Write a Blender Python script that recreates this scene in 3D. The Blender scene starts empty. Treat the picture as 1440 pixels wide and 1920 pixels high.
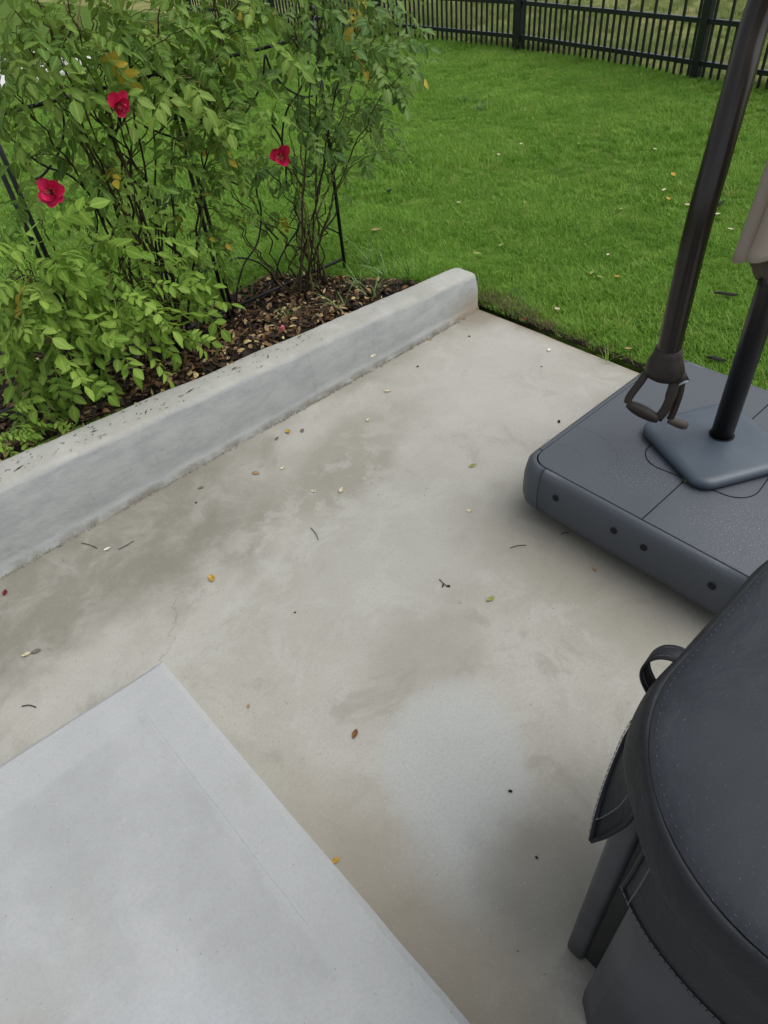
import bpy, bmesh, math, random
import numpy as np
from mathutils import Vector, Matrix, noise as mnoise
random.seed(7); rng = np.random.default_rng(11)
scene = bpy.context.scene
COL = scene.collection
# ------------------------------------------------------------------ camera
FPX = 1262.0; PITCH, ROLL, YAW = [math.radians(a) for a in (43.656, -6.63, 37.686)]; CAMH = 1.55
def cam_rot():
    cp, sp = math.cos(PITCH), math.sin(PITCH); cr, sr = math.cos(ROLL), math.sin(ROLL); cy, sy = math.cos(YAW), math.sin(YAW)
    A = np.array([[1,0,0],[0,-sp,-cp],[0,cp,-sp]])
    return np.array([[cr,-sr,0],[sr,cr,0],[0,0,1]]) @ A @ np.array([[cy,-sy,0],[sy,cy,0],[0,0,1]])
CM = cam_rot()
cd = bpy.data.cameras.new('camera'); cam = bpy.data.objects.new('camera', cd); COL.objects.link(cam)
cd.sensor_fit = 'VERTICAL'; cd.sensor_height = 36.0; cd.sensor_width = 27.0; cd.lens = FPX/1920*36
cd.clip_start = 0.02; cd.clip_end = 900
W = np.array([CM[0], -CM[1], -CM[2]]).T
cam.matrix_world = Matrix([[*W[0], 0],[*W[1], 0],[*W[2], CAMH],[0,0,0,1]])
scene.camera = cam
# ------------------------------------------------------------------ sky, sun, exposure
SUN_EL, SUN_AZ = math.radians(60), math.radians(-40)      # azimuth measured from +x towards +y
world = bpy.data.worlds.new('World'); scene.world = world; world.use_nodes = True
wn = world.node_tree; wn.nodes.clear()
sky = wn.nodes.new('ShaderNodeTexSky'); sky.sky_type = 'NISHITA'; sky.sun_disc = False
sky.sun_elevation = SUN_EL; sky.sun_rotation = math.pi/2 - SUN_AZ
sky.air_density = 1.0; sky.dust_density = 4.0; sky.ozone_density = 1.0
hs = wn.nodes.new('ShaderNodeHueSaturation'); hs.inputs['Saturation'].default_value = 0.22
bg = wn.nodes.new('ShaderNodeBackground'); bg.inputs['Strength'].default_value = 0.135
wo = wn.nodes.new('ShaderNodeOutputWorld')
wn.links.new(sky.outputs[0], hs.inputs['Color']); wn.links.new(hs.outputs[0], bg.inputs['Color']); wn.links.new(bg.outputs[0], wo.inputs['Surface'])
sl = bpy.data.lights.new('sun', 'SUN'); sun = bpy.data.objects.new('sun', sl); COL.objects.link(sun)
sl.energy = 0.9; sl.angle = math.radians(55); sl.color = (1.0, 0.97, 0.90)
sd = Vector((math.cos(SUN_EL)*math.cos(SUN_AZ), math.cos(SUN_EL)*math.sin(SUN_AZ), math.sin(SUN_EL)))
sun.rotation_euler = sd.to_track_quat('Z', 'Y').to_euler(); sun.location = (3, 3, 8)
vs = scene.view_settings; vs.view_transform = 'Standard'; vs.look = 'None'; vs.exposure = 0.33; vs.gamma = 1.0; vs.use_curve_mapping = False
scene.render.engine = 'CYCLES'
# ------------------------------------------------------------------ helpers
def ray(x, y): return CM.T @ np.array([(x-720)/FPX, (y-960)/FPX, 1.0])
def un(x, y, z=0.0):
    d = ray(x, y); t = (z-CAMH)/d[2]; return Vector((d[0]*t, d[1]*t, z))
def uny(x, y, Y):
    d = ray(x, y); t = Y/d[1]; return Vector((d[0]*t, Y, CAMH+d[2]*t))
def unh(x, y, off=0.0):
    z = 0.05
    for _ in range(8):
        p = un(x, y, z); z = hgt(p.x, p.y)+off
    return un(x, y, z)
def sstep(a, b, v):
    t = min(1, max(0, (v-a)/(b-a))); return t*t*(3-2*t)
def nz(x, y, z=0.0, s=1.0): return mnoise.noise(Vector((x*s, y*s, z*s)))
def walltop(x): return 0.285 - 0.051*x
def hgt(x, y):
    lawn = 0.012 + 0.012*nz(x, y, 3.3, 0.8)
    back = 0.10 + 0.006*nz(x, y, 1.0, 6.0)
    near = walltop(x)-0.035
    bed = near + (back-near)*sstep(2.15, 2.6, y)
    bed = bed + (lawn-bed)*sstep(2.9, 5.0, y)
    k = sstep(2.02, 2.25, y)*(1-sstep(2.12+0.5*sstep(2.3, 2.9, y), 2.75, x))
    return lawn + (bed-lawn)*k
def obj(name, me, mat=None, parent=None, smooth=False):
    o = bpy.data.objects.new(name, me); COL.objects.link(o)
    if mat and me is not None and not me.materials: me.materials.append(mat)
    if parent: o.parent = parent
    if smooth and me is not None:
        me.polygons.foreach_set('use_smooth', [True]*len(me.polygons))
    return o
def from_bm(name, bm, mat, parent=None, smooth=False):
    me = bpy.data.meshes.new(name); bm.normal_update(); bm.to_mesh(me); bm.free()
    return obj(name, me, mat, parent, smooth)
def from_py(name, v, f, mat, parent=None, smooth=False):
    me = bpy.data.meshes.new(name); me.from_pydata([tuple(a) for a in v], [], f); me.update()
    return obj(name, me, mat, parent, smooth)
def tag(o, label, cat, group=None):
    o['label'] = label; o['category'] = cat
    if group: o['group'] = group
    return o
def struct(o): o['kind'] = 'structure'; return o
def stuff(o, label=None, cat=None):
    o['kind'] = 'stuff'
    if label: o['label'] = label
    if cat: o['category'] = cat
    return o
def thing(name, label, cat, loc=(0,0,0), group=None):
    o = bpy.data.objects.new(name, None); COL.objects.link(o); o.location = loc; o.empty_display_size = 0.05
    return tag(o, label, cat, group)
def box_bm(bm, lo, hi, bev=0.0, seg=2):
    r = bmesh.ops.create_cube(bm, size=1.0)
    lo, hi = Vector(lo), Vector(hi)
    for v in r['verts']: v.co = Vector((v.co.x*(hi.x-lo.x), v.co.y*(hi.y-lo.y), v.co.z*(hi.z-lo.z))) + (lo+hi)/2
    if bev > 0:
        es = list({e for v in r['verts'] for e in v.link_edges})
        bmesh.ops.bevel(bm, geom=es, offset=bev, segments=seg, affect='EDGES', profile=0.5)
def box(name, lo, hi, mat, parent=None, bev=0.0, seg=2, smooth=False):
    bm = bmesh.new(); box_bm(bm, lo, hi, bev, seg); return from_bm(name, bm, mat, parent, smooth)
def tube_vf(pts, rad, sides=6, cap=True, v=None, f=None):
    v = [] if v is None else v; f = [] if f is None else f
    n = len(pts); base = len(v); pts = [Vector(p) for p in pts]
    prev = None
    for i, p in enumerate(pts):
        t = (pts[min(i+1, n-1)]-pts[max(i-1, 0)]).normalized()
        if prev is None:
            a = Vector((0,0,1)) if abs(t.z) < 0.9 else Vector((1,0,0))
            u = t.cross(a).normalized()
        else:
            u = (prev - t*prev.dot(t)).normalized()
        prev = u; w = t.cross(u)
        r = rad[i] if isinstance(rad, list) else rad
        ru, rw = r if hasattr(r, '__len__') else (r, r)
        for k in range(sides):
            a = 2*math.pi*k/sides
            v.append(p + u*(ru*math.cos(a)) + w*(rw*math.sin(a)))
    for i in range(n-1):
        for k in range(sides):
            a = base+i*sides+k; b = base+i*sides+(k+1) % sides
            f.append((a, b, b+sides, a+sides))
    if cap:
        f.append(tuple(base+k for k in reversed(range(sides)))); f.append(tuple(base+(n-1)*sides+k for k in range(sides)))
    return v, f
def tube(name, pts, rad, mat, parent=None, sides=6, smooth=True):
    v, f = tube_vf(pts, rad, sides); return from_py(name, v, f, mat, parent, smooth)
def catmull(P, n=8):
    P = [Vector(p) for p in P]; out = []
    Q = [P[0]*2-P[1]] + P + [P[-1]*2-P[-2]]
    for i in range(1, len(Q)-2):
        for k in range(n):
            t = k/n; a, b, c, d = Q[i-1], Q[i], Q[i+1], Q[i+2]
            out.append(0.5*((2*b)+(c-a)*t+(2*a-5*b+4*c-d)*t*t+(3*b-a-3*c+d)*t**3))
    out.append(P[-1]); return out
def lathe_vf(prof, sides=32, c=(0,0)):
    v, f = [], []
    for r, z in prof:
        for k in range(sides):
            a = 2*math.pi*k/sides; v.append((c[0]+r*math.cos(a), c[1]+r*math.sin(a), z))
    for i in range(len(prof)-1):
        for k in range(sides):
            a = i*sides+k; b = i*sides+(k+1) % sides; f.append((a, b, b+sides, a+sides))
    f.append(tuple(reversed(range(sides)))); f.append(tuple((len(prof)-1)*sides+k for k in range(sides)))
    return v, f
# ------------------------------------------------------------------ material helpers
class NT:
    def __init__(s, name):
        s.m = bpy.data.materials.new(name); s.m.use_nodes = True; s.t = s.m.node_tree
        s.b = s.t.nodes['Principled BSDF']; s.out = s.t.nodes['Material Output']
    def n(s, typ, **kw):
        nd = s.t.nodes.new(typ)
        for k, v in kw.items(): setattr(nd, k, v)
        return nd
    def put(s, sock, v):
        if hasattr(v, 'bl_rna') and not isinstance(v, (float, int)): s.t.links.new(v, sock)
        else: sock.default_value = v
    def link(s, a, b): s.t.links.new(a, b)
    def pos(s): return s.n('ShaderNodeNewGeometry').outputs['Position']
    def noise(s, scale, detail=4, rough=0.55, vec=None, dist=0.0, col=False):
        nd = s.n('ShaderNodeTexNoise'); nd.inputs['Scale'].default_value = scale; nd.inputs['Detail'].default_value = detail
        nd.inputs['Roughness'].default_value = rough; nd.inputs['Distortion'].default_value = dist
        s.link(vec if vec is not None else s.pos(), nd.inputs['Vector'])
        return nd.outputs['Color'] if col else nd.outputs['Fac']
    def ramp(s, fac, stops):
        nd = s.n('ShaderNodeValToRGB'); s.link(fac, nd.inputs[0]); e = nd.color_ramp.elements
        while len(e) < len(stops): e.new(0.5)
        for i, (p, c) in enumerate(stops):
            e[i].position = p; e[i].color = (*c, 1) if hasattr(c, '__len__') else (c, c, c, 1)
        return nd.outputs['Color']
    def mix(s, fac, a, b, mode='MIX'):
        nd = s.n('ShaderNodeMix', data_type='RGBA', blend_type=mode)
        s.put(nd.inputs[0], fac)
        for i, x in ((6, a), (7, b)):
            if isinstance(x, tuple): x = (*x, 1) if len(x) == 3 else x
            s.put(nd.inputs[i], x)
        return nd.outputs[2]
    def math(s, op, a, b=0.0, c=0.0, clamp=False):
        nd = s.n('ShaderNodeMath', operation=op, use_clamp=clamp); s.put(nd.inputs[0], a); s.put(nd.inputs[1], b); s.put(nd.inputs[2], c)
        return nd.outputs[0]
    def vmath(s, op, a, b):
        nd = s.n('ShaderNodeVectorMath', operation=op); s.put(nd.inputs[0], a); s.put(nd.inputs[1], b); return nd.outputs[0]
    def smooth(s, v, a, b, lo=0.0, hi=1.0):
        nd = s.n('ShaderNodeMapRange', interpolation_type='SMOOTHSTEP'); s.put(nd.inputs[0], v)
        for i, x in enumerate((a, b, lo, hi)): nd.inputs[i+1].default_value = x
        return nd.outputs[0]
    def bump(s, h, strength=0.3, dist=0.01):
        nd = s.n('ShaderNodeBump'); nd.inputs['Strength'].default_value = strength; nd.inputs['Distance'].default_value = dist
        s.link(h, nd.inputs['Height']); s.link(nd.outputs[0], s.b.inputs['Normal'])
    def base(s, c, rough=0.8, spec=0.3, metal=0.0):
        s.put(s.b.inputs['Base Color'], (*c, 1) if isinstance(c, tuple) else c); s.put(s.b.inputs['Roughness'], rough)
        s.b.inputs['Specular IOR Level'].default_value = spec; s.b.inputs['Metallic'].default_value = metal
        return s.m
    def blob(s, p2, cx, cy, rx, ry, ang=0.0, soft=0.35):
        """soft ellipse mask (world xy) from an already distorted position"""
        mp = s.n('ShaderNodeMapping', vector_type='TEXTURE'); s.link(p2, mp.inputs['Vector'])
        mp.inputs['Location'].default_value = (cx, cy, 0); mp.inputs['Rotation'].default_value = (0, 0, ang); mp.inputs['Scale'].default_value = (rx, ry, 1e4)
        ln = s.n('ShaderNodeVectorMath', operation='LENGTH'); s.link(mp.outputs[0], ln.inputs[0])
        return s.smooth(ln.outputs['Value'], 1-soft, 1+soft, 1.0, 0.0)
def warp(k, amt, scale, detail=4):
    c = k.noise(scale, detail, 0.6, col=True)
    off = k.n('ShaderNodeVectorMath', operation='MULTIPLY_ADD'); k.link(c, off.inputs[0])
    off.inputs[1].default_value = (amt*2, amt*2, 0); off.inputs[2].default_value = (-amt, -amt, 0)
    return k.vmath('ADD', k.pos(), off.outputs[0])
def simple(name, col, rough=0.6, spec=0.4, nscale=0, namt=0.15, bump=0.0, bscale=200, metal=0.0):
    k = NT(name); c = col
    if nscale:
        n = k.noise(nscale, 4, 0.6)
        c = k.mix(n, tuple(x*(1-namt) for x in col), tuple(x*(1+namt) for x in col))
    if bump: k.bump(k.noise(bscale, 3, 0.6), bump, 0.003)
    return k.base(c, rough, spec, metal)
# ------------------------------------------------------------------ concrete
def mat_patio():
    k = NT('patio_concrete'); w1 = warp(k, 0.16, 2.6, 6); w2 = warp(k, 0.055, 7, 6); w3 = warp(k, 0.19, 4.5, 10)
    big = k.noise(1.3, 5, 0.6); mid = k.noise(6, 8, 0.68); fine = k.noise(130, 5, 0.75); gr = k.noise(620, 2, 0.6)
    c = k.mix(k.smooth(big, 0.38, 0.62), (0.350,0.340,0.300), (0.400,0.392,0.355))
    c = k.mix(k.smooth(mid, 0.45, 0.75, 0, 0.38), c, (0.29,0.28,0.245))
    cl = k.noise(4.5, 10, 0.72, None, 0.6)
    c = k.mix(k.smooth(cl, 0.50, 0.62, 0, 0.55), c, (0.440,0.436,0.405)); c = k.mix(k.smooth(cl, 0.46, 0.34, 0, 0.55), c, (0.255,0.247,0.215))
    # damp, brown stains by the wall and round the base; paler clean patches
    pit = k.n('ShaderNodeTexVoronoi'); pit.inputs['Scale'].default_value = 60; k.link(k.pos(), pit.inputs['Vector'])
    def lay(c, m, col, amt): return k.mix(k.math('MULTIPLY', m, amt), c, col)
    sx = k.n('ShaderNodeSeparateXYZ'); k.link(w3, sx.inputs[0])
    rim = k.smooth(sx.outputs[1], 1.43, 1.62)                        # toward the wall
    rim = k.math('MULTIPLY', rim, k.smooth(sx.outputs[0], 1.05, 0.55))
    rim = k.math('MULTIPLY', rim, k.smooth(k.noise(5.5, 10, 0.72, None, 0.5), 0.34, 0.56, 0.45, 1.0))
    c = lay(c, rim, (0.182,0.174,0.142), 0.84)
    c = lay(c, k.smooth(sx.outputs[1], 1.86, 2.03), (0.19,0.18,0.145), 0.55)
    c = lay(c, k.blob(w1, 1.12, 1.62, 0.42, 0.16, 0.1), (0.235,0.222,0.180), 0.62)
    c = lay(c, k.blob(w2, 0.42, 1.36, 0.30, 0.055, 0.25), (0.42,0.41,0.375), 0.65)
    c = lay(c, k.blob(w2, 0.56, 1.42, 0.10, 0.045, 0.5, 0.6), (0.20,0.193,0.160), 0.4)
    c = lay(c, k.blob(w1, 0.72, 0.82, 0.17, 0.12, -0.3, 0.5), (0.26,0.245,0.205), 0.5)
    c = lay(c, k.blob(w1, 0.95, 1.15, 0.34, 0.24, 0.3, 0.5), (0.43,0.43,0.405), 0.45)
    c = lay(c, k.blob(w2, 0.52, 0.52, 0.22, 0.17, 0.7, 0.16), (0.405,0.425,0.42), 0.72)
    c = lay(c, k.blob(w2, 0.41, 0.40, 0.17, 0.12, 0.7, 0.3), (0.40,0.42,0.418), 0.5)
    c = lay(c, k.blob(w1, 0.47, 0.21, 0.15, 0.12, 0.0, 0.6), (0.17,0.165,0.14), 0.6)
    c = lay(c, k.blob(w1, 0.22, 0.30, 0.10, 0.45, 0.0, 0.7), (0.27,0.235,0.18), 0.6)
    c = lay(c, k.blob(w1, 1.22, 0.58, 0.17, 0.5, 0.0, 0.7), (0.24,0.225,0.18), 0.55)
    c = lay(c, k.blob(w1, 1.85, 1.55, 0.5, 0.33, 0.0, 0.6), (0.45,0.44,0.41), 0.45)
    c = lay(c, k.blob(w2, 2.20, 1.93, 0.12, 0.10, 0.0, 0.6), (0.17,0.135,0.09), 0.6)
    patch = k.math('MULTIPLY', k.smooth(k.noise(7, 10, 0.70, None, 0.3), 0.47, 0.60), k.blob(w1, 0.62, 1.42, 0.85, 0.17, 0.30, 0.6))
    c = lay(c, patch, (0.43,0.43,0.40), 0.62)
    px = k.n('ShaderNodeSeparateXYZ'); k.link(w2, px.inputs[0])
    c = lay(c, k.smooth(px.outputs[0], 2.18, 2.26), (0.40,0.30,0.19), 0.45)
    # hairline crack running off the porch corner
    cr = k.math('ABSOLUTE', k.math('SUBTRACT', k.math('ADD', px.outputs[0], k.math('MULTIPLY', k.math('SUBTRACT', k.noise(14, 6, 0.7), 0.5), 0.09)), k.math('MULTIPLY_ADD', px.outputs[1], 0.75, -0.80)))
    crm = k.math('MULTIPLY', k.smooth(cr, 0.0006, 0.0028, 1, 0), k.blob(k.pos(), 0.21, 1.37, 0.2, 0.17, 0, 0.5))
    c = lay(c, crm, (0.13,0.12,0.10), 0.55)
    c = k.mix(k.smooth(fine, 0.42, 0.72, 0.0, 0.36), c, (0.255,0.247,0.215))
    c = k.mix(k.smooth(gr, 0.56, 0.70, 0.0, 0.55), c, (0.24,0.23,0.20))
    c = k.mix(k.smooth(k.noise(300, 1, 0.5), 0.70, 0.76, 0.0, 0.55), c, (0.62,0.62,0.58))
    vo = k.n('ShaderNodeTexVoronoi'); vo.inputs['Scale'].default_value = 26; k.link(k.pos(), vo.inputs['Vector'])
    c = k.mix(k.smooth(vo.outputs['Distance'], 0.025, 0.06, 0.6, 0.0), c, (0.14,0.13,0.11))
    k.bump(k.math('ADD', k.math('MULTIPLY', fine, 0.6), k.math('MULTIPLY', gr, 0.5)), 0.22, 0.004)
    return k.base(c, k.smooth(mid, 0.3, 0.7, 0.62, 0.85), 0.3)
PCX, PCY = 0.146, 1.222                                   # porch slab corner
def mat_porch():
    k = NT('porch_concrete'); w = warp(k, 0.03, 12, 4); w1 = warp(k, 0.14, 4, 6)
    mid = k.noise(5, 8, 0.68); fine = k.noise(140, 5, 0.75); gr = k.noise(560, 2, 0.6)
    c = k.mix(k.smooth(mid, 0.3, 0.7), (0.335,0.349,0.352), (0.390,0.404,0.408))
    c = k.mix(k.smooth(k.noise(4.5, 9, 0.7, None, 0.4), 0.50, 0.64, 0, 0.35), c, (0.45,0.465,0.475))
    sp = k.n('ShaderNodeSeparateXYZ'); k.link(w, sp.inputs[0])
    edge = k.math('MAXIMUM', k.smooth(sp.outputs[0], PCX-0.112, PCX-0.094), k.smooth(sp.outputs[1], PCY-0.130, PCY-0.108))
    c = k.mix(k.math('MULTIPLY', edge, 0.45), c, (0.425,0.44,0.448))
    c = k.mix(k.math('MULTIPLY', k.blob(w1, -0.20, 0.42, 0.10, 0.2, 0.5, 0.6), 0.5), c, (0.43,0.455,0.50))
    c = k.mix(k.math('MULTIPLY', k.blob(w1, -0.50, 0.42, 0.22, 0.32, 0.2, 0.6), 0.55), c, (0.275,0.27,0.23))
    c = k.mix(k.smooth(fine, 0.4, 0.72, 0.0, 0.28), c, (0.25,0.255,0.25))
    c = k.mix(k.smooth(gr, 0.58, 0.70, 0.0, 0.35), c, (0.24,0.24,0.235))
    c = k.mix(k.smooth(k.noise(280, 1, 0.5), 0.71, 0.76, 0.0, 0.5), c, (0.66,0.66,0.64))
    vo = k.n('ShaderNodeTexVoronoi'); vo.inputs['Scale'].default_value = 34; k.link(k.pos(), vo.inputs['Vector'])
    c = k.mix(k.smooth(vo.outputs['Distance'], 0.030, 0.065, 0.6, 0.0), c, (0.13,0.13,0.12))
    c = k.mix(k.math('MULTIPLY', k.smooth(k.noise(1.7, 8, 0.7), 0.55, 0.68), 0.35), c, (0.31,0.305,0.285))
    k.bump(k.math('ADD', k.math('MULTIPLY', fine, 0.5), gr), 0.25, 0.003)
    return k.base(c, 0.78, 0.3)
def mat_wall():
    k = NT('wall_concrete'); w1 = warp(k, 0.08, 6, 6)
    g = k.n('ShaderNodeNewGeometry'); nrm = k.n('ShaderNodeSeparateXYZ'); k.link(g.outputs['Normal'], nrm.inputs[0])
    p = k.n('ShaderNodeSeparateXYZ'); k.link(w1, p.inputs[0])
    mp = k.n('ShaderNodeMapping'); mp.inputs['Scale'].default_value = (1, 1, 3); k.link(k.pos(), mp.inputs[0])
    st = k.noise(7, 6, 0.65, mp.outputs[0]); fine = k.noise(60, 4, 0.7); gr = k.noise(350, 2, 0.6)
    side = k.mix(k.smooth(st, 0.32, 0.66), (0.335,0.352,0.352), (0.415,0.430,0.427))
    top = k.mix(k.smooth(k.noise(5, 6, 0.65), 0.35, 0.7), (0.33,0.332,0.305), (0.42,0.422,0.395))
    up = k.smooth(nrm.outputs[2], 0.35, 0.8)
    c = k.mix(up, side, top)
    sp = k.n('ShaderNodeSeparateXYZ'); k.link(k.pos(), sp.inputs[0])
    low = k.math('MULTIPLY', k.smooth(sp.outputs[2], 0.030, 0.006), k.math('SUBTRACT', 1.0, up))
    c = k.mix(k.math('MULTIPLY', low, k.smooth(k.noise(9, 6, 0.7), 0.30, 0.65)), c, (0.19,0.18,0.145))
    mold = k.math('MULTIPLY', k.smooth(k.noise(3.2, 6, 0.75, w1), 0.56, 0.70), 0.4)
    c = k.mix(mold, c, (0.23,0.24,0.24))
    c = k.mix(k.math('MULTIPLY', k.blob(w1, 2.25, 2.0, 0.2, 0.5, 0, 0.6), k.math('MULTIPLY', k.smooth(sp.outputs[2], 0.14, 0.03), 0.6)), c, (0.28,0.21,0.13))
    c = k.mix(k.smooth(gr, 0.6, 0.72, 0.0, 0.35), c, (0.26,0.26,0.25))
    vo = k.n('ShaderNodeTexVoronoi'); vo.inputs['Scale'].default_value = 45; k.link(k.pos(), vo.inputs['Vector'])
    c = k.mix(k.smooth(vo.outputs['Distance'], 0.04, 0.10, 0.65, 0.0), c, (0.17,0.17,0.16))
    mpd = k.n('ShaderNodeMapping'); mpd.inputs['Scale'].default_value = (14, 14, 1.2); k.link(k.pos(), mpd.inputs[0])
    drip = k.math('MULTIPLY', k.smooth(k.noise(1.0, 5, 0.65, mpd.outputs[0]), 0.56, 0.72), k.math('SUBTRACT', 1.0, up))
    c = k.mix(k.math('MULTIPLY', drip, 0.35), c, (0.26,0.265,0.255))
    k.bump(k.math('ADD', k.math('MULTIPLY', k.noise(25, 6, 0.7), 1.2), k.math('MULTIPLY', fine, 0.5)), 0.35, 0.006)
    return k.base(c, 0.82, 0.25)
M_PATIO, M_PORCH, M_WALL = mat_patio(), mat_porch(), mat_wall()
# patio slab: slightly uneven sheet with a real edge
def wobble_slab(name, x0, x1, y0, y1, z0, z1, mat, nx, ny, edge_x1=0.0, edge_y1=0.0, bev=0.008):
    bm = bmesh.new(); g = {}
    xs = list(np.linspace(x0, x1, nx)); ys = list(np.linspace(y0, y1, ny))
    for i, x in enumerate(xs):
        for j, y in enumerate(ys):
            xx, yy = x, y
            if i == nx-1: xx += edge_x1*nz(0, y, 5, 9)+edge_x1*1.2*nz(1, y, 5, 2.3)
            if j == ny-1: yy += edge_y1*nz(x, 0, 8, 9)
            g[i, j] = bm.verts.new((xx, yy, z1 - (bev if i in (0, nx-1) or j in (0, ny-1) else 0)))
    for i in range(nx-1):
        for j in range(ny-1): bm.faces.new((g[i,j], g[i+1,j], g[i+1,j+1], g[i,j+1]))
    be = [e for e in bm.edges if e.is_boundary]
    r = bmesh.ops.extrude_edge_only(bm, edges=be)
    for v in r['geom']:
        if isinstance(v, bmesh.types.BMVert): v.co.z = z0
    return from_bm(name, bm, mat)
def spaced(a, b, step, e=0.012):
    n = max(2, int((b-a)/step)); xs = list(np.linspace(a, b, n)); return [xs[0], xs[0]+e]+xs[1:-1]+[xs[-1]-e, xs[-1]]
def slab(name, xs, ys, z0, z1, mat, ex=0.0, ey=0.0, bev=0.008):
    bm = bmesh.new(); g = {}; nx, ny = len(xs), len(ys)
    for i, x in enumerate(xs):
        for j, y in enumerate(ys):
            xx = x + (ex*(nz(0, y, 5, 11)+1.4*nz(1, y, 5, 2.3)) if i >= nx-2 else 0)
            yy = y + (ey*(nz(x, 0, 8, 11)+1.4*nz(x, 0, 4, 2.3)) if j >= ny-2 else 0)
            g[i, j] = bm.verts.new((xx, yy, z1 - (bev if i in (0, nx-1) or j in (0, ny-1) else 0)))
    for i in range(nx-1):
        for j in range(ny-1): bm.faces.new((g[i,j], g[i+1,j], g[i+1,j+1], g[i,j+1]))
    be = [e for e in bm.edges if e.is_boundary]
    r = bmesh.ops.extrude_edge_only(bm, edges=be)
    for v in r['geom']:
        if isinstance(v, bmesh.types.BMVert): v.co.z = z0
    return from_bm(name, bm, mat)
struct(slab('patio', spaced(-2.5, 2.245, 0.09), spaced(-3.0, 1.995, 0.12), -0.16, 0.0, M_PATIO, 0.006, 0.0))
ZP = 0.10
pc = un(297, 1240, ZP)
struct(slab('porch_slab', spaced(-2.4, pc.x+0.008, 0.05, 0.014), spaced(-2.9, pc.y, 0.05, 0.014), 0.0-0.02, ZP, M_PORCH, 0.0022, 0.0022, 0.009))
def skew(x, y): return (x+0.0185*(pc.y-y), y+0.041*(pc.x-x))
for q in bpy.data.objects['porch_slab'].data.vertices:
    q.co.x, q.co.y = skew(q.co.x, q.co.y)
# tooled border lines on the porch slab: raised trowel ridges
pv, pf = [], []
bx, by = pc.x-0.10, pc.y-0.115
tube_vf([(bx+0.001*nz(y, 0, 1, 6), y, ZP-0.0008) for y in np.linspace(by+0.005, 0.45, 30)], 0.0013, 4, True, pv, pf)
tube_vf([(x, by-0.1*0+0.001*nz(x, 3, 1, 6), ZP-0.0009) for x in np.linspace(bx, -0.35, 24)], 0.0012, 4, True, pv, pf)
pv = [(*skew(a[0], a[1]), a[2]) for a in pv]
o = from_py('trowel_ridge', pv, pf, M_PORCH); o.parent = bpy.data.objects['porch_slab']
# retaining kerb wall
def build_wall():
    bm = bmesh.new(); rings = []
    xs = np.concatenate([np.linspace(-2.5, -0.6, 20), np.linspace(-0.55, 2.20, 150), [2.215, 2.226, 2.234, 2.239, 2.2405]])
    for x in xs:
        e = max(0.0, (x-2.20)/0.0405); inset = 0.012*(1-math.sqrt(max(0, 1-e*e)))
        zt = walltop(x)+0.0035*nz(x, 0, 0, 5)+0.002*nz(x, 0, 2, 22)
        yf = 1.986+0.004*nz(x, 1, 0, 3)+0.0015*nz(x, 1, 4, 25)
        yb = 2.145-0.01*(x-1)+0.008*nz(x, 2, 0, 4)
        prof = [(yf-0.012-0.004*nz(x, 5, 0, 12), -0.05), (yf-0.011-0.005*nz(x, 5, 0, 12), 0.004), (yf-0.002, 0.016+0.004*nz(x, 7, 0, 14)), (yf, 0.05), (yf+0.001, 0.10)]
        prof = [(yf + 0.003*nz(x, z*8, 3, 7) if 0.02 < z else yy, z) for yy, z in prof]
        r = 0.022+0.008*nz(x, 3, 0, 8)
        for a in (0, 22, 45, 68, 90):
            A = math.radians(a); prof.append((yf+0.012 + r-r*math.cos(A), zt-r+r*math.sin(A)))
        for q in (0.25, 0.5, 0.75): prof.append((yf+(yb-yf)*q+0.01, zt+0.003*nz(x, q*9, 1, 9)+0.002))
        prof += [(yb-0.015, zt-0.001), (yb-0.003, zt-0.010), (yb, zt-0.03), (yb, -0.05)]
        rr = []
        cy = 2.06
        for yy, z in prof:
            rr.append(bm.verts.new((x, cy+(yy-cy)*(1-inset/0.09), z - (inset if z > 0.09 else 0)*min(1, (z-0.09)/0.06 if z > 0.09 else 0))))
        rings.append(rr)
    for a, b in zip(rings[:-1], rings[1:]):
        for i in range(len(a)-1): bm.faces.new((a[i], b[i], b[i+1], a[i+1]))
    bm.faces.new(list(reversed(rings[0]))); bm.faces.new(rings[-1])
    bmesh.ops.recalc_face_normals(bm, faces=bm.faces)
    o = from_bm('kerb_wall', bm, M_WALL, None, True)
    return tag(o, 'low grey concrete retaining kerb between the patio and the rose bed', 'kerb wall')
wall = build_wall()
# crumbly mortar line at the foot of the kerb
v, f = [], []
for x in np.arange(-0.4, 2.2, 0.006):
    if nz(x, 0, 9, 3.5) + 0.25*rng.normal() < -0.15: continue
    s = rng.uniform(0.003, 0.008); c = Vector((x+rng.normal()*0.003, 1.972-abs(rng.normal())*0.004, 0.002)); b0 = len(v)
    for d in ((1,0,0),(-0.5,0.9,0),(-0.6,-0.8,0),(0,0,0.7)): v.append(c+Vector(d)*s*rng.uniform(0.6, 1.2))
    f += [(b0,b0+1,b0+3),(b0+1,b0+2,b0+3),(b0+2,b0,b0+3)]
mo = from_py('mortar_crumbs', v, f, simple('mortar', (0.24,0.225,0.18), 0.9, 0.2, 40, 0.4), wall); mo['kind'] = 'stuff'
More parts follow.
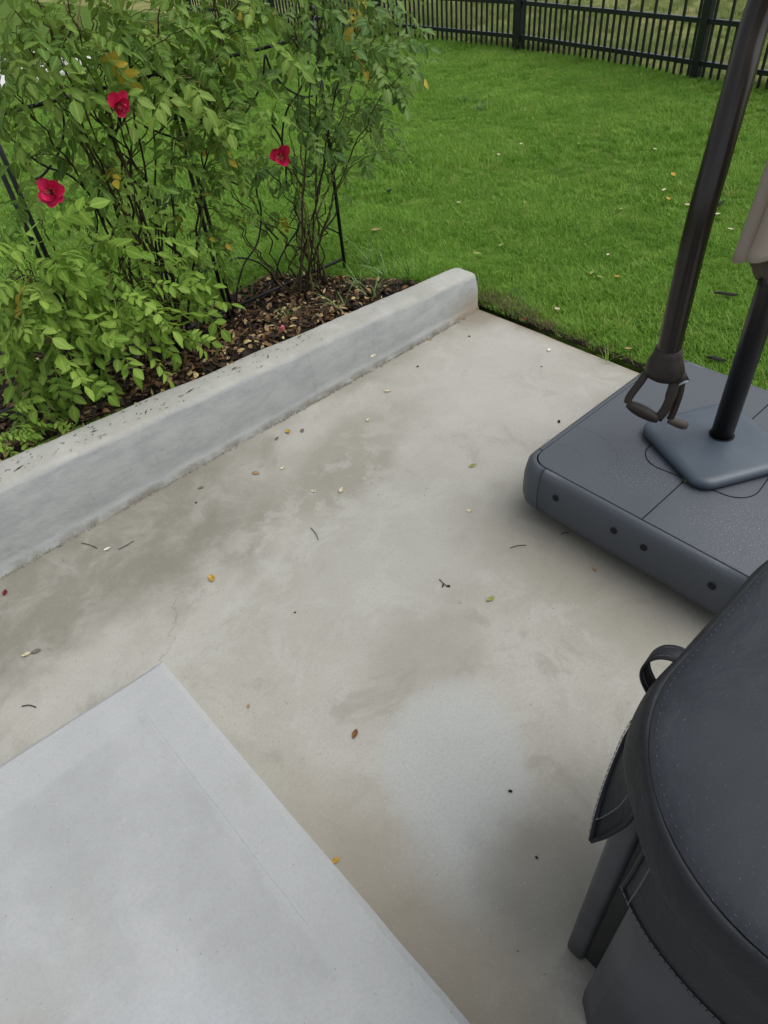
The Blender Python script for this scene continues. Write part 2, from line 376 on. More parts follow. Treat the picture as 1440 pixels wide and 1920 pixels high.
# ------------------------------------------------------------------ ground: lawn sheet, bed, meadow
def mat_lawn_ground():
    k = NT('lawn_thatch'); n = k.noise(9, 5, 0.6); n2 = k.noise(120, 3, 0.7)
    c = k.mix(k.smooth(n, 0.35, 0.7), (0.07,0.13,0.020), (0.10,0.17,0.028)); c = k.mix(k.smooth(n2, 0.6, 0.8), c, (0.13,0.12,0.05))
    k.bump(n2, 0.6, 0.02); return k.base(c, 0.95, 0.1)
def mat_meadow():
    k = NT('meadow_thatch'); n = k.noise(1.6, 6, 0.6); n2 = k.noise(60, 4, 0.7)
    c = k.mix(k.smooth(n, 0.35, 0.66), (0.14,0.19,0.045), (0.27,0.25,0.11)); c = k.mix(k.smooth(n2, 0.5, 0.75, 0, 0.5), c, (0.09,0.13,0.035))
    k.bump(n2, 0.6, 0.03); return k.base(c, 0.95, 0.1)
def grid_sheet(name, xs, ys, hf, mat, keep=None):
    v = []; f = []; ny = len(ys); ok = {}
    for x in xs:
        for y in ys: v.append((x, y, hf(x, y)))
    for i in range(len(xs)-1):
        for j in range(ny-1):
            cx, cy = (xs[i]+xs[i+1])/2, (ys[j]+ys[j+1])/2
            if keep and not keep(cx, cy): continue
            a = i*ny+j; f.append((a, a+ny, a+ny+1, a+1))
    return from_py(name, v, f, mat, None, True)
gx = [-160, -60, -20, -8, -4] + list(np.arange(-2.6, 2.2, 0.2)) + list(np.arange(2.22, 3.2, 0.08)) + list(np.arange(3.3, 8.2, 0.3)) + [9, 12, 18, 30, 60, 160]
gy = [-160, -60, -20, -8, -4] + list(np.arange(-3.1, 1.9, 0.25)) + list(np.arange(1.95, 3.4, 0.07)) + list(np.arange(3.5, 9, 0.3)) + [10, 12, 16, 24, 40, 80, 160]
gh = lambda x, y: hgt(x, y) if (x > 2.235 or y > 2.1) else -0.14
struct(grid_sheet('lawn', gx, gy, gh, mat_lawn_ground()))
PL, PR = unh(972, 94), unh(1302, 148)
P3 = PL + Vector((0.02, 1.0, 0))*2.3; P4 = P3+Vector((0.0, 1.0, 0))*2.3; P5 = P4+Vector((-0.02, 1.0, 0))*2.3; P6 = P5 + Vector((-0.02, 1, 0))*2.3
P0 = PR + (PR-PL).normalized()*2.25; Pm = P0+(PR-PL).normalized()*2.25
def fence_x(y):
    pts = sorted([(p.y, p.x) for p in (Pm, P0, PR, PL, P3, P4, P5, P6)]); return float(np.interp(y, [a for a, b in pts], [b for a, b in pts]))
mh = lambda x, y: 0.006 + 0.012 + 0.012*nz(x, y, 3.3, 0.8) + 0.035*max(0, x-7.5) if x < 40 else 1.2
mx = list(np.arange(0.03, 3, 0.25))+[4, 6, 9, 14, 25, 60, 150]; myy = [-60, -20, -8]+list(np.arange(-4, 16, 0.5))+[18, 24, 40, 90]
v = []; f = []
for a in mx:
    for y in myy:
        x = fence_x(y)+a; v.append((x, y, mh(x, y)))
for i in range(len(mx)-1):
    for j in range(len(myy)-1):
        a = i*len(myy)+j; f.append((a, a+len(myy), a+len(myy)+1, a+1))
struct(from_py('meadow', v, f, mat_meadow(), None, True))
# pale concrete pad glimpsed far behind the roses
bm = bmesh.new(); box_bm(bm, (1.6, 10.0, -0.05), (4.15, 12.2, 0.06), 0.01, 2)
struct(from_bm('concrete_path', bm, simple('pale_concrete', (0.62,0.62,0.60), 0.8, 0.2, 3, 0.12)))
# garden bed
def bed_edge(x): return 2.90 + 0.10*nz(x, 0, 6, 2.0) + 0.05*nz(x, 0, 2, 7) - 0.85*sstep(1.70, 2.18, x) + 0.55*(1-sstep(0.45, 1.0, x))
k = NT('bed_soil'); n = k.noise(20, 6, 0.7); n2 = k.noise(150, 3, 0.7)
c = k.mix(k.smooth(n, 0.35, 0.7), (0.014,0.011,0.009), (0.045,0.032,0.022)); c = k.mix(k.smooth(n2, 0.6, 0.75), c, (0.08,0.05,0.03))
k.bump(k.math('ADD', n, n2), 0.9, 0.02); M_SOIL = k.base(c, 0.9, 0.2)
sxs = list(np.arange(-2.5, 2.13, 0.045)); v = []; f = []; NJ = 18
for x in sxs:
    for j in range(NJ+1):
        y = 2.11 + (bed_edge(x)-2.11)*j/NJ
        v.append((x, y, hgt(x, y)+0.006+0.012*max(0, nz(x, y, 0, 14)) - (0.02 if j == NJ else 0)))
for i in range(len(sxs)-1):
    for j in range(NJ):
        a = i*(NJ+1)+j; f.append((a, a+NJ+1, a+NJ+2, a+1))
struct(from_py('bed_soil', v, f, M_SOIL, None, True))
# mulch and leaf litter on the bed (uncountable)
def litter_mat(name, stops):
    k = NT(name); g = k.n('ShaderNodeNewGeometry'); c = k.ramp(g.outputs['Random Per Island'], stops)
    c = k.mix(k.smooth(k.noise(180, 3, 0.6), 0.4, 0.7, 0, 0.5), c, (0.05,0.035,0.02)); return k.base(c, 0.75, 0.25)
M_MULCH = litter_mat('mulch_chips', [(0.0,(0.012,0.009,0.008)),(0.40,(0.032,0.021,0.014)),(0.62,(0.11,0.055,0.025)),(0.82,(0.24,0.135,0.06)),(0.93,(0.45,0.32,0.16)),(1.0,(0.58,0.48,0.22))])
def chips(N, region, L, Wd, zoff, curl=0.35):
    v = []; f = []
    for _ in range(N):
        x, y = region()
        z = hgt(x, y)+zoff+abs(rng.normal())*0.006
        a = rng.uniform(0, 6.28); l = rng.uniform(*L); w = rng.uniform(*Wd)
        R = Matrix.Rotation(a, 3, 'Z') @ Matrix.Rotation(rng.normal()*0.45, 3, 'Y') @ Matrix.Rotation(rng.normal()*0.45, 3, 'X')
        b0 = len(v); cu = rng.normal()*curl*l
        for sx, sy, sz in ((-.5,0,0),(-.15,.5,cu),(-.15,-.5,cu*.6),(.2,.45,cu),(.2,-.45,cu*.7),(.5,0,0)):
            v.append(Vector((x, y, z)) + R @ Vector((sx*l, sy*w, sz*.5)))
        f += [(b0,b0+2,b0+1),(b0+1,b0+2,b0+4,b0+3),(b0+3,b0+4,b0+5)]
    return v, f
def reg_bed():
    while True:
        x = rng.uniform(-0.6, 2.14); y = rng.uniform(2.14, 3.1)
        if y < bed_edge(x)-0.02 and (rng.random() < 0.3+0.7*sstep(0.35, 0.9, x)*(1-0.75*sstep(1.7, 2.1, x)) or rng.random() < 0.25): return x, y
v, f = chips(6500, reg_bed, (0.014, 0.050), (0.007, 0.024), 0.010)
stuff(from_py('mulch', v, f, M_MULCH), 'brown mulch chips and dry leaf litter covering the rose bed', 'mulch')
# ------------------------------------------------------------------ grass
def mat_grass(name, lo, mid_, hi, dry):
    k = NT(name); oi = k.n('ShaderNodeObjectInfo'); g = k.n('ShaderNodeNewGeometry')
    c = k.ramp(oi.outputs['Random'], [(0.0, lo), (0.5, mid_), (0.93, hi), (1.0, dry)])
    c = k.mix(k.smooth(g.outputs['Random Per Island'], 0.80, 1.0, 0, 0.55), c, hi)
    c = k.mix(k.smooth(k.noise(0.9, 5, 0.65), 0.38, 0.66, 0, 0.6), c, hi)
    c = k.mix(k.smooth(k.noise(3.5, 4, 0.6), 0.45, 0.75, 0, 0.45), c, lo)
    k.base(c, 0.55, 0.25)
    tr = k.n('ShaderNodeBsdfTranslucent'); k.link(c, tr.inputs[0]); ms = k.n('ShaderNodeMixShader'); ms.inputs[0].default_value = 0.35
    k.link(k.b.outputs[0], ms.inputs[1]); k.link(tr.outputs[0], ms.inputs[2]); k.link(ms.outputs[0], k.out.inputs[0]); return k.m
M_GRASS = mat_grass('lawn_blades', (0.112,0.262,0.024), (0.168,0.350,0.038), (0.275,0.450,0.072), (0.36,0.39,0.13))
M_MEAD = mat_grass('meadow_blades', (0.14,0.22,0.05), (0.20,0.28,0.075), (0.31,0.33,0.13), (0.42,0.36,0.20))
def blade_vf(v, f, base, h, w, az, lean, bend, n=3):
    d = Vector((math.cos(az), math.sin(az), 0)); s = Vector((-math.sin(az), math.cos(az), 0)); b0 = len(v)
    for i in range(n+1):
        t = i/n; p = Vector(base)+d*(lean*h*t+bend*h*t*t)+Vector((0,0,h*t*(1-0.25*bend*t)))
        if i < n: v += [p-s*w*(1-0.55*t), p+s*w*(1-0.55*t)]
        else: v.append(p)
    for i in range(n-1): f.append((b0+2*i, b0+2*i+1, b0+2*i+3, b0+2*i+2))
    f.append((b0+2*n-2, b0+2*n-1, b0+2*n))
def tuft_mesh(name, nb, R, h, w, mat, seed, bendr=(0.1, 0.8), n=2):
    r = random.Random(seed); v, f = [], []
    for _ in range(nb):
        a = r.uniform(0, 6.28); q = R*math.sqrt(r.random())
        blade_vf(v, f, (q*math.cos(a), q*math.sin(a), -0.004), h*r.uniform(0.45, 1.15), w*r.uniform(0.7, 1.3), r.uniform(0, 6.28), r.uniform(-0.1, 0.45), r.uniform(*bendr), n)
    me = bpy.data.meshes.new(name); me.from_pydata([tuple(a) for a in v], [], f); me.materials.append(mat); return me
def instanced(name, pts, meshes, mat, smin, smax, label, cat):
    """stuff: tufts instanced on a cloud of points by geometry nodes"""
    pts = np.array(pts, dtype=np.float32); n = len(pts)
    me = bpy.data.meshes.new(name); me.vertices.add(n); me.vertices.foreach_set('co', pts[:, :3].ravel())
    at = me.attributes.new('scl', 'FLOAT', 'POINT'); at.data.foreach_set('value', (rng.uniform(smin, smax, n)*pts[:, 3]).astype(np.float32))
    at = me.attributes.new('rot', 'FLOAT', 'POINT'); at.data.foreach_set('value', rng.uniform(0, 6.28, n).astype(np.float32))
    at = me.attributes.new('pick', 'INT', 'POINT'); at.data.foreach_set('value', rng.integers(0, len(meshes), n).astype(np.int32))
    o = obj(name, me, mat)
    src = bpy.data.collections.new(name+'_source')
    for m in meshes: src.objects.link(bpy.data.objects.new(m.name, m))
    t = bpy.data.node_groups.new(name, 'GeometryNodeTree')
    t.interface.new_socket('Geometry', in_out='INPUT', socket_type='NodeSocketGeometry'); t.interface.new_socket('Geometry', in_out='OUTPUT', socket_type='NodeSocketGeometry')
    N = t.nodes.new; gi, go = N('NodeGroupInput'), N('NodeGroupOutput'); mp = N('GeometryNodeMeshToPoints'); ip = N('GeometryNodeInstanceOnPoints'); ci = N('GeometryNodeCollectionInfo')
    ci.inputs['Collection'].default_value = src; ci.inputs['Separate Children'].default_value = True; ci.inputs['Reset Children'].default_value = True
    def attr(nm, ty):
        a = N('GeometryNodeInputNamedAttribute'); a.data_type = ty; a.inputs[0].default_value = nm; return a.outputs[0]
    cx = N('ShaderNodeCombineXYZ'); L = t.links.new
    L(gi.outputs[0], mp.inputs['Mesh']); L(mp.outputs[0], ip.inputs['Points']); L(ci.outputs[0], ip.inputs['Instance']); ip.inputs['Pick Instance'].default_value = True
    L(attr('pick', 'INT'), ip.inputs['Instance Index']); L(attr('rot', 'FLOAT'), cx.inputs[2]); L(cx.outputs[0], ip.inputs['Rotation']); L(attr('scl', 'FLOAT'), ip.inputs['Scale'])
    L(ip.outputs[0], go.inputs[0])
    md = o.modifiers.new('scatter', 'NODES'); md.node_group = t
    return stuff(o, label, cat)
BX0, BX1, BY0, BY1 = 1.295, 2.145, 0.155, 0.995         # umbrella base footprint
def is_lawn(x, y):
    if x > fence_x(y)+0.05: return False
    if x < 2.262: return y > 2.16 and y > bed_edge(x)+0.05*nz(x, y, 0, 8)
    return True
pts = []
def scatter_lawn(N, x0, x1, y0, y1, sc):
    X = rng.uniform(x0, x1, N); Y = rng.uniform(y0, y1, N)
    for x, y in zip(X, Y):
        if not is_lawn(x, y): continue
        s = sc*(0.85+0.5*nz(x, y, 0, 1.7))
        if x < 2.32 and y < 2.0: s *= 0.6+0.4*(x-2.26)/0.06
        pts.append((x, y, hgt(x, y), s))
scatter_lawn(9000, 2.25, 3.6, -0.6, 3.2, 1.0)
scatter_lawn(10500, 3.6, 7.1, -0.8, 4.4, 1.12)
scatter_lawn(12000, 2.2, 7.2, 3.2, 7.4, 1.12)
scatter_lawn(4200, 0.2, 2.4, 2.55, 4.2, 1.0)
scatter_lawn(900, 1.75, 2.4, 2.05, 2.7, 0.95)
scatter_lawn(9000, -0.5, 7.2, 4.2, 12.0, 1.35)
tufts = [tuft_mesh('lawn_tuft', 40, 0.048, 0.036, 0.0020, M_GRASS, s) for s in range(6)]
instanced('grass', pts, tufts, M_GRASS, 0.75, 1.25, 'short green lawn grass between patio and fence', 'grass')
pts = []
for _ in range(9000):
    y = rng.uniform(-1.5, 13); a = 0.06+abs(rng.random()**1.3)*6.5; x = fence_x(y)+a
    pts.append((x, y, mh(x, y), 0.8+0.6*nz(x, y, 2, 1.2)))
tufts = [tuft_mesh('meadow_tuft', 36, 0.09, 0.11, 0.0028, M_MEAD, 50+s, (0.2, 1.0)) for s in range(5)]
instanced('meadow_grass', pts, tufts, M_MEAD, 0.6, 1.2, 'rough yellowing meadow grass beyond the fence', 'grass')
# dead grass and soil at the patio edge
M_DEAD = litter_mat('dead_grass', [(0.0,(0.03,0.022,0.012)),(0.5,(0.10,0.075,0.04)),(1.0,(0.26,0.20,0.11))])
v, f = [], []
for _ in range(2600):
    y = rng.uniform(0.2, 2.02) if rng.random() < 0.55 else rng.uniform(1.55, 2.06); x = 2.255+abs(rng.normal())*0.028 + (0.06*rng.random() if y > 1.7 else 0)
    if y < 1.6 and rng.random() < 0.45: continue
    blade_vf(v, f, (x, y, hgt(x, y)-0.004), rng.uniform(0.012, 0.04)*(1.35 if y > 1.7 else 1), rng.uniform(0.0006, 0.0014), rng.uniform(0, 6.28), rng.uniform(0, 0.8), rng.uniform(0.2, 1.3), 2)
stuff(from_py('dead_grass', v, f, M_DEAD), 'brown dead grass fringe along the patio edge', 'dead grass')
v = []; f = []
ys = np.arange(-2.5, 2.2, 0.03)
for y in ys:
    for q in (0, 0.4, 0.75, 1): 
        x = 2.247+q*(0.030+0.015*nz(0, y, 0, 6)+(0.03*sstep(1.6, 1.95, y))); v.append((x, y, hgt(x, y)+0.006+0.006*nz(x, y, 0, 40) - (0.012 if q in (0, 1) else 0)))
for i in range(len(ys)-1):
    for q in range(3): a = i*4+q; f.append((a, a+1, a+5, a+4))
struct(from_py('edge_soil', v, f, M_SOIL, None, True))
# ------------------------------------------------------------------ metal fence
M_FENCE = simple('fence_black_paint', (0.008,0.011,0.018), 0.32, 0.5, 8, 0.3)
fence = thing('metal_fence', 'black metal picket fence with doubled lower pickets behind the lawn', 'fence', PR)
def rel(o): o.matrix_parent_inverse = Matrix.Translation(-fence.location); return o
ME = {}
def unit_bar(key, w, d, h, bev):
    if key not in ME:
        bm = bmesh.new(); box_bm(bm, (-w/2, -d/2, 0), (w/2, d/2, h), bev, 1); me = bpy.data.meshes.new(key); bm.to_mesh(me); bm.free(); me.materials.append(M_FENCE); ME[key] = me
    return ME[key]
def fput(name, me, loc, rz):
    o = obj(name, me); o.location = loc; o.rotation_euler = (0, 0, rz); o.parent = fence; rel(o); return o
posts = [Pm, P0, PR, PL, P3, P4, P5]
for i, p in enumerate(posts):
    q = posts[min(i+1, len(posts)-1)]; r = posts[max(i-1, 0)]; d = (q-r); rz = math.atan2(d.y, d.x)
    fput('post', unit_bar('post', 0.07, 0.07, 1.36, 0.004), (p.x, p.y, -0.05), rz)
    if i == len(posts)-1: break
    d = q-p; L = d.length; u = d.normalized(); rz = math.atan2(u.y, u.x)
    for zz, hh in ((0.115, 0.036), (0.405, 0.036), (1.10, 0.036)):
        bm = bmesh.new(); box_bm(bm, (0.035, -0.018, 0), (L-0.035, 0.018, hh), 0.002, 1)
        o = from_bm('rail', bm, M_FENCE); o.location = (p.x, p.y, zz); o.rotation_euler = (0, 0, rz); o.parent = fence; rel(o)
    n = 30
    for j in range(1, n):
        c = p+u*(L*j/n); full = j % 2 == 1
        if i == 0 and j < 14: continue
        fput('picket', unit_bar('picket' if full else 'short_picket', 0.019, 0.019, 1.22 if full else 0.405, 0.0015), (c.x, c.y, 0.02), rz)
# ------------------------------------------------------------------ umbrella base
M_BASE = NT('base_plastic'); k = M_BASE
w = warp(k, 0.05, 18, 4); dust = k.math('MULTIPLY', k.math('MAXIMUM', k.blob(w, 1.50, 0.70, 0.10, 0.14, 0.5, 0.7), k.blob(w, 1.46, 0.37, 0.12, 0.15, 0.0, 0.8)), k.smooth(k.noise(190, 5, 0.85), 0.53, 0.66))
film = k.smooth(k.noise(4, 5, 0.6), 0.3, 0.75, 0.0, 0.25)
c = k.mix(film, (0.066,0.077,0.095), (0.094,0.103,0.117)); c = k.mix(k.math('MULTIPLY', dust, 0.62), c, (0.38,0.385,0.39))
k.bump(k.noise(500, 2, 0.6), 0.02, 0.0004); M_BASE = k.base(c, k.smooth(k.noise(9, 4, 0.6), 0.3, 0.7, 0.42, 0.55), 0.5)
M_BOLT = simple('bolt_black', (0.018,0.019,0.022), 0.75, 0.2); M_GAP = simple('base_core', (0.012,0.013,0.016), 0.7, 0.2)
bx, by = (BX0+BX1)/2, (BY0+BY1)/2; ZB = 0.2
ub = thing('umbrella_base', 'square dark grey plastic weighted base on the patio edge under the umbrella', 'umbrella base', (bx, by, 0))
def bput(o): o.parent = ub; o.matrix_parent_inverse = Matrix.Translation(-ub.location); return o
HX, HY, RC, SH = (BX1-BX0)/2, (BY1-BY0)/2, 0.085, 0.030
def rr_outline(hx, hy, r, n=10):
    out = []
    for q, (sx, sy) in enumerate(((1,1),(-1,1),(-1,-1),(1,-1))):
        for i in range(n+1):
            a = math.radians(90*q + 90*i/n); out.append((sx*(hx-r)+r*math.cos(a), sy*(hy-r)+r*math.sin(a)))
    return out
def skirt_piece(name, pts):
    """outer shell strip along a list of (x,y,nx,ny): from the top edge over a rounded shoulder down to the foot"""
    prof = [(-SH-0.004, ZB-0.002), (-SH+0.004, ZB-0.0005), (-SH*0.62, ZB-0.005), (-SH*0.28, ZB-0.016), (-0.004, ZB-0.037), (0, ZB-0.06), (0.002, 0.075), (-0.004, 0.05), (-0.018, 0.034), (-0.05, 0.028)]
    v = [(bx+x+nx*o_, by+y+ny*o_, z) for x, y, nx, ny in pts for o_, z in prof]; n = len(prof)
    f = [(i*n+j, i*n+j+1, (i+1)*n+j+1, (i+1)*n+j) for i in range(len(pts)-1) for j in range(n-1)]
    f.append(tuple(range(n))); f.append(tuple(reversed(range((len(pts)-1)*n, len(pts)*n))))
    return bput(from_py(name, v, f, M_BASE, None, True))
def corner_pts(q):
    sx, sy = ((1,1),(-1,1),(-1,-1),(1,-1))[q]; out = []
    for i in range(13):
        a = math.radians(90*q+90*i/12); nx, ny = math.cos(a), math.sin(a); out.append((sx*(HX-RC)+RC*nx, sy*(HY-RC)+RC*ny, nx, ny))
    a0, a1 = out[0], out[-1]; t = 0.012
    d0 = Vector((a0[3], -a0[2])); d1 = Vector((-a1[3], a1[2]))
    return [(a0[0]+d0.x*t, a0[1]+d0.y*t, a0[2], a0[3])]+out+[(a1[0]+d1.x*t, a1[1]+d1.y*t, a1[2], a1[3])]
for q in range(4): skirt_piece('corner_cap', corner_pts(q))
g = 0.0015; e = 0.012+g
for nx, ny, L, H_ in ((-1,0,HY,HX),(1,0,HY,HX),(0,1,HX,HY),(0,-1,HX,HY)):
    l = L-RC-e
    s = [(-l+2*l*i/8) for i in range(9)]
    if nx: pts = [(nx*H_, t*(-1 if nx < 0 else 1), nx, 0) for t in s]
    else: pts = [(t*(-1 if ny > 0 else 1), ny*H_, 0, ny) for t in s]
    side = skirt_piece('side_panel', pts)
    for t in (-0.237, -0.04, 0.055, 0.256):
        c = Vector((bx+nx*(H_+0.0005) + (t if ny else 0), by+ny*(H_+0.0005)+(t if nx else 0), 0.142))
        bmx = bmesh.new(); bmesh.ops.create_cone(bmx, cap_ends=True, segments=14, radius1=0.0108, radius2=0.0108, depth=0.0032)
        bmesh.ops.create_cone(bmx, cap_ends=True, segments=12, radius1=0.0055, radius2=0.0050, depth=0.0020, matrix=Matrix.Translation((0,0,0.0016)))
        q = Vector((nx, ny, 0)).to_track_quat('Z', 'Y').to_matrix().to_4x4()
        bmesh.ops.transform(bmx, matrix=Matrix.Translation(c) @ q, verts=bmx.verts)
        from_bm('bolt', bmx, M_BOLT, side, False)
# four top panels, seams between them
tx, ty = HX-SH-0.006, HY-SH-0.006
for sy in (-1, 1):
    r = RC-SH
    cor = [(tx-r+r*math.cos(a), ty-r+r*math.sin(a)) for a in np.linspace(0, math.pi/2, 9)]
    half = [(tx, g)]+cor
    P = [(bx+a, by+sy*b) for a, b in half+[(-a, b) for a, b in reversed(half)]]
    if sy < 0: P = P[::-1]
    n = len(P); c = (bx, by+sy*ty/2)
    ins = [(c[0]+(a-c[0])*0.996, c[1]+(b-c[1])*0.994) for a, b in P]
    v = [(a, b, ZB-0.012) for a, b in P]+[(a, b, ZB-0.0018) for a, b in P]+[(a, b, ZB) for a, b in ins]
    f = [(i, (i+1) % n, n+(i+1) % n, n+i) for i in range(n)]+[(n+i, n+(i+1) % n, 2*n+(i+1) % n, 2*n+i) for i in range(n)]+[tuple(range(2*n, 3*n))]
    top = bput(from_py('top_panel', v, f, M_BASE))
    for rr in (0.07, 0.175):                                   # faint moulded arcs round the near corner
        av, af = tube_vf([(bx-tx+0.06+rr*math.cos(t), by+sy*(ty-0.06-rr*math.sin(t)*1.0), ZB-0.0002) for t in np.linspace(-0.35 if rr > 0.1 else -0.7, 1.75, 22)], 0.0006, 4)
        from_py('moulded_arc', av, af, M_BASE, top)
ol = rr_outline(HX-SH-0.003, HY-SH-0.003, RC-SH)
v = [(bx+a, by+b, 0.03) for a, b in ol]+[(bx+a, by+b, ZB-0.008) for a, b in ol]; n = len(ol)
bput(from_py('core', v, [(i, (i+1) % n, n+(i+1) % n, n+i) for i in range(n)]+[tuple(range(n, 2*n)), tuple(reversed(range(n)))], M_GAP))
ov, of = [], []
pts = [(1.72+a, 0.577+b, ZB+0.0006) for a, b in [(x*math.cos(0.1)-y*math.sin(0.1), x*math.sin(0.1)+y*math.cos(0.1)) for x, y in rr_outline(0.165, 0.165, 0.07, 8)]]
tube_vf(pts+[pts[0]], 0.0016, 5, False, ov, of); bput(from_py('recess_rim', ov, of, M_GAP))
for cx in (-0.28, 0.28):
    for cy in (-0.26, 0.26):
        cv, cf = lathe_vf([(0.034, 0.001), (0.034, 0.022), (0.030, 0.031)], 14, (bx+cx, by+cy)); bput(from_py('foot', cv, cf, M_BOLT))
# ------------------------------------------------------------------ cantilever umbrella
k = NT('bronze_metal'); M_BRONZE = k.base(k.mix(k.noise(5, 4, 0.6), (0.012,0.009,0.008), (0.020,0.014,0.011)), 0.30, 0.5)
M_MAST = simple('mast_dark_bronze', (0.010,0.009,0.009), 0.38, 0.45, 30, 0.2)
M_HANDLE = simple('handle_plastic', (0.030,0.023,0.020), 0.5, 0.4, 30, 0.2, 0.05, 300)
M_PLATE = simple('plate_blue_grey', (0.060,0.080,0.105), 0.42, 0.5, 14, 0.3, 0.1, 260); M_CHROME = simple('cap_metal', (0.45,0.50,0.54), 0.35, 0.5, 90, 0.4)
mb = Vector((1.765, 0.589, ZB))
um = thing('cantilever_umbrella', 'closed taupe cantilever umbrella with bronze pole, hand crank and slate base plate', 'umbrella', mb)
def uput(o, parent=None): o.parent = parent or um; o.matrix_parent_inverse = Matrix.Translation(-mb); return o
# plate
PC = (1.735, 0.588); RA = math.radians(-27); prof = [(-0.012, ZB+0.0015), (0.0, ZB+0.010), (0.0, ZB+0.020), (-0.004, ZB+0.027), (-0.012, ZB+0.032), (-0.026, ZB+0.034)]
v = []; f = []
for o_, z in prof:
    for a, b in rr_outline(0.165+o_, 0.165+o_, 0.055+o_, 9): v.append((PC[0]+a*math.cos(RA)-b*math.sin(RA), PC[1]+a*math.sin(RA)+b*math.cos(RA), z))
n = 40
for i in range(len(prof)-1):
    for j in range(n): f.append((i*n+j, i*n+(j+1) % n, (i+1)*n+(j+1) % n, (i+1)*n+j))
f.append(tuple(range((len(prof)-1)*n, len(prof)*n)))
o = uput(from_py('base_plate', v, f, M_PLATE, None, True)); o['label'] = 'slate blue square plate, rounded corners'
zt = ZB+0.034
cv, cf = lathe_vf([(0.0365, zt-0.012), (0.0365, zt+0.0015), (0.030, zt+0.0015)], 32, (mb.x, mb.y)); uput(from_py('mast_socket', cv, cf, M_GAP))
mt = uput(from_py('mast', *lathe_vf([(0.0315, zt-0.01), (0.0315, 0.70), (0.0325, 0.705), (0.0325, 0.722), (0.026, 0.73), (0.026, 2.45)], 32, (mb.x, mb.y)), M_MAST, None, True))
# hanging arm with a ribbed oval section
arm_pts = catmull([(1.676,0.769,0.470),(1.677,0.770,0.66),(1.682,0.772,0.84),(1.722,0.783,0.98),(1.790,0.806,1.12),(1.875,0.832,1.27),(1.95,0.80,1.55),(1.93,0.70,1.95),(1.80,0.61,2.36)], 8)
def ribbed(name, pts, mat):
    sec = []
    for i in range(36):
        a = 2*math.pi*i/36; r = 1.0
        for ra in (60, 120, 240, 300): 
            d = abs((math.degrees(a)-ra+180) % 360-180)
            if d < 9: r = 0.93
        sec.append((0.034*math.cos(a)*r, 0.030*math.sin(a)*r))
    v, f = [], []; n = len(pts); prev = Vector((1, -0.4, 0)).normalized()
    for i, p in enumerate(pts):
        t = (pts[min(i+1, n-1)]-pts[max(i-1, 0)]).normalized(); u = (prev-t*prev.dot(t)).normalized(); prev = u; w_ = t.cross(u)
        v += [p+u*a+w_*b for a, b in sec]
    for i in range(n-1):
        for j in range(36): a = i*36+j; b = i*36+(j+1) % 36; f.append((a, b, b+36, a+36))
    f.append(tuple(reversed(range(36)))); return from_py(name, v, f, mat, None, True)
arm = uput(ribbed('arm', arm_pts, M_BRONZE))
ax_, ay_ = 1.676, 0.769
# local frame of the handle: s = sideways (image right), t = toward the camera
S = Vector((0.44, -0.90, 0)).normalized(); T = Vector((-0.90, -0.44, 0)).normalized(); C0 = Vector((ax_, ay_, 0))
def hp(s, t, z): return C0+S*s+T*t+Vector((0,0,z))
v, f = [], []
hub = [((0.0,0.0),0.500,0.038,0.034),((0,0),0.478,0.039,0.035),((0,0.0),0.474,0.043,0.037),((0.0,0.004),0.455,0.050,0.040),((0.002,0.008),0.432,0.056,0.040),((0.004,0.012),0.414,0.050,0.034),((0.006,0.014),0.405,0.034,0.022)]
for (s, t), z, rs, rt in hub:
    for i in range(24):
        a = 2*math.pi*i/24; v.append(hp(s+rs*math.cos(a), t+rt*math.sin(a), z))
for i in range(len(hub)-1):
    for j in range(24): a = i*24+j; b = i*24+(j+1) % 24; f.append((a, a+24, b+24, b))
f.append(tuple(range(24))); f.append(tuple(reversed(range((len(hub)-1)*24, len(hub)*24))))
uput(from_py('hinge_hub', v, f, M_HANDLE, None, True))
dh = catmull([hp(-0.042,0.01,0.430), hp(-0.056,0.028,0.398), hp(-0.078,0.05,0.356), hp(-0.080,0.060,0.338)], 5)
d2 = catmull([hp(0.034,0.012,0.425), hp(0.036,0.032,0.392), hp(0.028,0.054,0.338), hp(0.012,0.066,0.302)], 5)
uput(tube('handle_arm', dh, (0.0125, 0.009), M_HANDLE, None, 10)); uput(tube('handle_arm', d2, [(0.017, 0.011)]*8+[(0.014, 0.011)]*8, M_HANDLE, None, 10))
gp = [hp(-0.080+0.094*t, 0.062+0.005*t, 0.338-0.037*t) for t in np.linspace(0, 1, 9)]
uput(tube('hand_grip', gp, [0.010,0.0145,0.0172,0.0185,0.019,0.0185,0.0172,0.015,0.011], M_HANDLE, None, 12))
# crank
cb, ce = hp(0.034, -0.004, 0.432), hp(0.058, 0.026, 0.410)
uput(tube('crank_axle', [cb, ce], 0.0180, M_HANDLE, None, 16))
uput(tube('axle_cap', [ce, ce+(ce-cb).normalized()*0.003], 0.0150, M_CHROME, None, 16))
ck = uput(tube('crank_arm', catmull([hp(0.050,0.016,0.418), hp(0.056,0.028,0.385), hp(0.052,0.042,0.330), hp(0.046,0.050,0.296)], 5), [(0.013,0.008)]*3+[(0.011,0.007)]*13, M_HANDLE, None, 10))
kg = [hp(0.042+0.056*t, 0.052, 0.294-0.012*t) for t in np.linspace(0, 1, 7)]
uput(tube('crank_knob', kg, [0.009,0.0105,0.012,0.013,0.0135,0.013,0.009], simple('knob_plastic', (0.075,0.062,0.055), 0.5, 0.4, 40, 0.2), None, 12))
